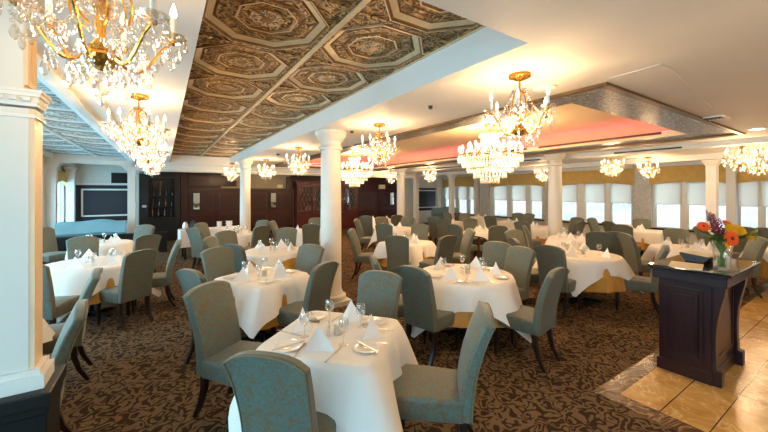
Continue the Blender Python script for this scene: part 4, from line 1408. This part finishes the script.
# service table with cups
t = thing('service_table', (1.12, 10.45, 0), A(4), 'long cloth-covered service table by the mahogany panelling', 'table')
MB().mat(M['tablewood']).box(-.75, .75, -.3, .3, TZ - .035, TZ).build('tabletop', t, smooth=0)
for sx in (-1, 1):
    for sy in (-1, 1): MB().mat(M['steel_black']).cbox((sx * .66, sy * .24, (TZ - .035) / 2), (.04, .04, TZ - .035)).build('leg', t, smooth=0)
b = MB().mat(M['linen'])
b.box(-.762, .762, -.312, .312, TZ + .001, TZ + .006)
for y_ in (-.316, .312): b.box(-.762, .762, y_, y_ + .004, .32, TZ + .006)
for x_ in (-.766, .762): b.box(x_, x_ + .004, -.312, .312, .32, TZ + .006)
o = b.build('tablecloth', smooth=0); o.location = (1.12, 10.45, 0); o.rotation_euler = (0, 0, A(4))
tag(o, 'white cloth hanging over the long service table', 'tablecloth')
for k, dx in enumerate((.2, .45)):
    tt = thing('cup_stack', (1.12 + dx, 10.45, TZ + .007), 0, ('stack of white cups on the service table, the %s stack' % ('narrower', 'wider')[k]), 'cups')
    for i in range(3):
        MB().mat(M['china']).lathe([(.05 + .02 * k, i * .06), (.075 + .02 * k, i * .06 + .055), (.07 + .02 * k, i * .06 + .055), (.045 + .02 * k, i * .06 + .005), (.001, i * .06 + .004)], 18, cap=False).build('cup', tt)
for k, (dx, nm, mt, h) in enumerate(((-.62, 'coffee_pot', 'chrome', .2), (-.45, 'coffee_pot', 'black', .22))):
    tt = thing(nm, (1.12 + dx, 10.4, TZ + .007), .5, '%s coffee pot on the end of the service table' % ('steel', 'black')[k], 'coffee pot')
    MB().mat(M[mt]).lathe([(.07, 0), (.075, .01), (.07, h * .6), (.045, h * .85), (.05, h), (.001, h + .01)], 18).build('pot_body', tt)
    MB().mat(M['black']).tube([(.07, 0, .03), (.12, 0, .06), (.12, 0, h * .8), (.05, 0, h * .9)], .009, 6).build('pot_handle', tt)
    MB().mat(M['black']).ball((0, 0, h + .02), .014).build('pot_knob', tt)

# ------------------------------------------------------------------ lectern
lec = thing('host_lectern', (4.54, 1.10, 0.006), 0, 'dark mahogany host stand with a black stone top on the marble floor', 'host stand')
x0, x1, y0, y1 = -.40, .40, -.215, .235
b = MB().mat(M['espresso'])
b.box(x0, x1, y0 + .06, y1, .02, .92)
b.box(x0 - .015, x1, y0 + .05, y1 + .015, 0, .11)
b.build('body', lec, smooth=0, bevel=.006)
b = MB().mat(M['espresso'])     # raised panel on the broad face
def frame_x(b, xx, ya, yb, za, zb, w=.02, d=.012):
    b.box(xx - d, xx, ya, yb, zb - w, zb); b.box(xx - d, xx, ya, yb, za, za + w)
    b.box(xx - d, xx, ya, ya + w, za + w, zb - w); b.box(xx - d, xx, yb - w, yb, za + w, zb - w)
frame_x(b, x0, y0 + .12, y1 - .05, .18, .84)
frame_x(b, x0, y0 + .155, y1 - .085, .215, .805, .01, .007)
b.box(x0 - .006, x0, y0 + .19, y1 - .12, .25, .77)
b.build('front_panel', lec, smooth=0, bevel=.004)
b = MB().mat(M['espresso'])
yy = y0 + .06
for za, zb in ((.2, .84),):
    b.box(x0 + .14, x1 - .14, yy - .01, yy, za, za + .02); b.box(x0 + .14, x1 - .14, yy - .01, yy, zb - .02, zb)
    b.box(x0 + .14, x0 + .16, yy - .01, yy, za + .02, zb - .02); b.box(x1 - .16, x1 - .14, yy - .01, yy, za + .02, zb - .02)
b.build('side_panel', lec, smooth=0, bevel=.004)
for xa, xb in ((x0, x0 + .09), (x1 - .09, x1)):
    b = MB().mat(M['espresso'])
    prof = [(.09, .0)]
    pts = [(y0 + .06, .0), (y0 - .005, 0), (y0 - .005, .14), (y0 + .03, .15), (y0 + .03, .2)]
    for k in range(11):
        t = k / 10
        pts.append((y0 + .03 - .05 * t ** 2.2 + .012 * math.sin(PI * t), .2 + .62 * t))
    pts += [(y0 - .03, .92), (y0 + .06, .92)]
    b.prism(pts, xa, xb, 'x')
    b.build('corner_bracket', lec, smooth=0, bevel=.005)
b = MB().mat(M['espresso'])
b.box(x0 - .05, x1 + .05, y0 - .05, y1 + .04, .90, .985)
b.box(x0 - .07, x1 + .07, y0 - .06, y1 + .05, .985, 1.005)
b.build('apron', lec, smooth=0, bevel=.006)
MB().mat(M['granite']).box(x0 - .11, x1 + .14, y0 - .09, y1 + .06, 1.005, 1.035).build('stone_top', lec, smooth=0, bevel=.006)
TOP = 1.042
# things on the lectern
px_, py_ = P(672, 265, TOP)
o = MB().mat(M['paper']).box(-.16, .16, -.12, .12, 0, .006).build('menu_card', smooth=0)
px_, py_ = P(686, 265.5, TOP); o.location = (px_, py_, TOP); o.rotation_euler = (0, 0, A(12))
tag(o, 'cream menu sheets lying flat on the host stand', 'menu')
px_, py_ = P(697, 262, TOP)
t = thing('book_rest', (px_ + .05, py_, TOP), A(-8), 'black slanted book rest on the host stand', 'book rest')
MB().mat(M['black']).prism([(-.07, 0), (.07, 0), (.12, .07), (.12, .085), (-.12, .065), (-.12, .05)], -.1, .1, 'x').build('rest_body', t, smooth=0, bevel=.004)
MB().mat(M['paper']).at(0, 0, 0).prism([(-.105, .0668), (.105, .0843), (.105, .0873), (-.105, .07)], -.08, .08, 'x').build('open_page', t, smooth=0)
vx, vy = P(721, 270, TOP)
vx += .03
va = thing('flower_vase', (vx, vy, TOP), 0, 'clear glass vase on the host stand holding mixed flowers', 'vase')
MB().mat(M['glass']).lathe([(.001, .0), (.056, 0), (.060, .01), (.060, .1), (.068, .19), (.080, .235), (.077, .235), (.065, .19), (.056, .1), (.056, .015), (.001, .012)], 28, cap=False).build('vase_body', va)
MB().mat(M['water']).lathe([(.001, .0125), (.054, .016), (.054, .10), (.057, .13), (.001, .13)], 24, cap=False).build('vase_water', va)

def flower(kind, dx, dy, dz, name, label, size, tilt=0.5):
    """a cut flower whose head sits at (dx,dy,dz) from the vase's foot"""
    t = thing(name, (vx, vy, TOP), 0, label, 'flower', 'cut flowers in the vase')
    base = Vector((-dx * .22, -dy * .22, .02)); top = Vector((dx, dy, dz))
    base.x = max(-.03, min(.03, base.x)); base.y = max(-.03, min(.03, base.y))
    neck = Vector((max(-.042, min(.042, dx * .35)), max(-.042, min(.042, dy * .35)), .235))
    pts = []
    for i in range(9):
        u = i / 8
        pts.append((1 - u) ** 2 * base + 2 * u * (1 - u) * (neck * 2 - (base + top) * .5) + u * u * top)
    MB().mat(M['stem']).tube(pts, .0032, 6).build('stem', t)
    nrm = Vector((dx + -.2, dy - .35, .35 * tilt + .15)).normalized()
    rot = nrm.to_track_quat('Z', 'Y').to_matrix().to_4x4()
    T = Matrix.Translation(top) @ rot
    if kind in ('orange', 'yellow'):
        b = MB().mat(M[kind]); b.T = T
        layers = ((1.0, 18, .0), (.8, 15, .006), (.58, 12, .011)) if kind == 'orange' else ((1.0, 20, -.006), (.85, 18, .004), (.68, 15, .012), (.48, 12, .018), (.3, 8, .022))
        for s, n, z in layers:
            for k in range(n):
                a = 2 * PI * k / n + s
                r0, r1, w = size * .12, size * s, size * (.19 if kind == 'orange' else .12)
                ca, sa = math.cos(a), math.sin(a)
                L = lambda r, q, zz: (r * ca - q * sa, r * sa + q * ca, zz)
                mid = (r0 + r1) * .55
                b.raw([L(r0, -w * .35, z), L(r0, w * .35, z), L(mid, w, z + size * .14), L(r1, w * .35, z + size * .05), L(r1, -w * .35, z + size * .05), L(mid, -w, z + size * .14), L(mid, 0, z + size * .08)],
                      [(0, 6, 5), (0, 1, 6), (1, 2, 6), (2, 3, 6), (3, 4, 6), (4, 5, 6)])
        b.build('petals', t, smooth=60)
        c = MB().mat(M['plum'] if kind == 'orange' else M['yellow']); c.T = T
        c.lathe([(.001, 0), (size * .26, .004), (size * .24, size * .22), (size * .1, size * .28), (.001, size * .28)], 14, cap=False)
        c.build('flower_centre', t)
    elif kind in ('purple', 'plum'):
        b = MB().mat(M[kind])
        d = (pts[-1] - pts[-3]).normalized()
        for k in range(26):
            u = k / 26
            a = k * 2.4
            c = top + d * (u - .4) * size * 2.4
            r = size * .30 * (1 - u * .75)
            b.ball((c.x + r * math.cos(a), c.y + r * math.sin(a), c.z), size * .14 * (1.1 - u * .6), 6, 4)
        b.build('florets', t)
    else:   # leafy spray
        b = MB().mat(M[kind])
        for k in range(14):
            u = .45 + .55 * k / 14
            i = min(7, int(u * 8)); f = u * 8 - i
            c = pts[i].lerp(pts[min(8, i + 1)], f)
            if c.z < .24: continue
            a = k * 2.4
            ln, w = size, size * .22
            d = Vector((math.cos(a), math.sin(a), .45)).normalized()
            sd = d.cross(Vector((0, 0, 1))).normalized()
            up = sd.cross(d)
            b.raw([c, c + d * ln * .4 + sd * w - up * .002, c + d * ln, c + d * ln * .4 - sd * w - up * .002, c + d * ln * .45 - up * size * .06], [(0, 1, 4), (1, 2, 4), (2, 3, 4), (3, 0, 4)])
        b.build('leaves', t, smooth=60)
    return t
# right of the picture = (CS,-SN); toward the viewer = (-SN,-CS)
def fl(kind, right, up, near, name, label, size, tilt=.5):
    flower(kind, right * CS - near * SN, -right * SN - near * CS, up, name, label, size, tilt)
fl('orange', -.04, .30, .12, 'gerbera', 'open orange gerbera facing forward, lowest in the vase', .068, -.2)
fl('yellow', .015, .375, .07, 'chrysanthemum', 'yellow bloom at the middle of the bouquet, larger', .068, .5)
fl('yellow', .085, .365, .08, 'chrysanthemum', 'yellow bloom right beside the larger yellow one', .06, .4)
fl('orange', .135, .365, .02, 'gerbera', 'orange gerbera on the window side behind the yellow blooms', .058, .4)
fl('orange', .075, .405, -.02, 'gerbera', 'orange gerbera highest behind the yellow blooms', .058, .6)
fl('orange', -.19, .395, .02, 'gerbera', 'orange gerbera standing out on the table side of the bouquet', .052, .5)
fl('purple', -.125, .485, .0, 'delphinium', 'tall purple flower spike topping the bouquet', .045)
fl('plum', -.115, .42, .04, 'celosia', 'plum red flower spike beside the purple one', .085)
fl('plum', -.085, .385, .07, 'celosia', 'plum red flower spike low over the vase rim', .075)
fl('plum', -.06, .43, .0, 'celosia', 'plum red flower spike tucked behind the larger yellow bloom', .06)
fl('leaf', -.075, .50, -.03, 'leaf_spray', 'dark green leafy spray upright behind the purple spike', .06)
fl('leaf', -.14, .30, .09, 'leaf_spray', 'dark green leafy spray leaning over the book rest', .11)
fl('leaf', -.10, .26, .10, 'leaf_spray', 'dark green leafy spray below the orange forward gerbera', .10)
fl('leaf', .08, .30, .10, 'leaf_spray', 'dark green leafy spray under the yellow blooms', .11)
fl('leaf', .0, .34, -.02, 'leaf_spray', 'dark green leafy spray filling the bouquet middle', .11)
fl('leaf', -.17, .36, -.02, 'leaf_spray', 'dark green leafy spray behind the standing-out gerbera', .09)
fl('lime', .25, .345, .05, 'leaf_spray', 'lime green leafy spray reaching toward the window side', .09)
fl('lime', .23, .28, .07, 'leaf_spray', 'lime green leafy spray drooping lowest on the window side', .09)
fl('lime', .14, .30, .05, 'leaf_spray', 'lime green leafy spray close above the vase rim', .11)
fl('yellow', .17, .30, .08, 'chrysanthemum', 'small yellow bloom low among the lime leaves', .032, .5)
fl('yellow', -.06, .245, .11, 'chrysanthemum', 'small yellow bloom lowest at the vase rim', .025, .3)

# ------------------------------------------------------------------ light
w = bpy.data.worlds.new('World'); SC.world = w
w.use_nodes = True
nt = w.node_tree
bg = nt.nodes['Background']
tc = nt.nodes.new('ShaderNodeTexCoord'); sp = nt.nodes.new('ShaderNodeSeparateXYZ')
nt.links.new(tc.outputs['Generated'], sp.inputs[0])
rp = nt.nodes.new('ShaderNodeValToRGB')
mp = nt.nodes.new('ShaderNodeMath'); mp.operation = 'MULTIPLY_ADD'; mp.inputs[1].default_value = .5; mp.inputs[2].default_value = .5
nt.links.new(sp.outputs['Z'], mp.inputs[0]); nt.links.new(mp.outputs[0], rp.inputs['Fac'])
e = rp.color_ramp.elements
nz = nt.nodes.new('ShaderNodeTexNoise'); nz.inputs['Scale'].default_value = 9; nz.inputs['Detail'].default_value = 4
mpz = nt.nodes.new('ShaderNodeMapping'); mpz.inputs['Scale'].default_value = (1, 1, 5)
nt.links.new(tc.outputs['Generated'], mpz.inputs['Vector']); nt.links.new(mpz.outputs['Vector'], nz.inputs['Vector'])
ad = nt.nodes.new('ShaderNodeMath'); ad.operation = 'MULTIPLY_ADD'; ad.inputs[1].default_value = .3; ad.inputs[2].default_value = -.15
nt.links.new(nz.outputs['Fac'], ad.inputs[0])
a2 = nt.nodes.new('ShaderNodeMath'); a2.operation = 'ADD'
nt.links.new(mp.outputs[0], a2.inputs[0]); nt.links.new(ad.outputs[0], a2.inputs[1]); nt.links.new(a2.outputs[0], rp.inputs['Fac'])
e[0].position = .42; e[0].color = (.44, .58, .66, 1)
e[1].position = .50; e[1].color = (.68, .74, .77, 1)
tint = nt.nodes.new('ShaderNodeMix'); tint.data_type = 'RGBA'; tint.blend_type = 'MULTIPLY'
tint.inputs['B'].default_value = (.47, .82, 1.0, 1)   # clearer, bluer sky on that side
# the sky is brighter on the sunny side, beyond the left and front windows
dv = nt.nodes.new('ShaderNodeVectorMath'); dv.operation = 'DOT_PRODUCT'; dv.inputs[1].default_value = (-.8, -.6, 0)
nt.links.new(tc.outputs['Generated'], dv.inputs[0])
mr = nt.nodes.new('ShaderNodeMapRange'); mr.inputs['From Min'].default_value = -.3; mr.inputs['From Max'].default_value = .5
mr.inputs['To Min'].default_value = 1.2; mr.inputs['To Max'].default_value = 12.0
nt.links.new(dv.outputs['Value'], mr.inputs['Value']); nt.links.new(mr.outputs['Result'], bg.inputs['Strength'])
m2 = nt.nodes.new('ShaderNodeMapRange'); m2.inputs['From Min'].default_value = -.3; m2.inputs['From Max'].default_value = .4
nt.links.new(dv.outputs['Value'], m2.inputs['Value']); nt.links.new(m2.outputs['Result'], tint.inputs['Factor'])
nt.links.new(rp.outputs['Color'], tint.inputs['A']); nt.links.new(tint.outputs['Result'], bg.inputs['Color'])

SC.view_settings.view_transform = 'Standard'
SC.view_settings.look = 'None'
SC.view_settings.gamma = 1.0
SC.view_settings.use_curve_mapping = False
SC.view_settings.exposure = 0.62
SC.cycles.use_denoising = True
SC.cycles.max_bounces = 8
SC.cycles.diffuse_bounces = 4
SC.cycles.transparent_max_bounces = 24
SC.cycles.caustics_reflective = False
SC.cycles.caustics_refractive = False
SC.cycles.sample_clamp_indirect = 4.0
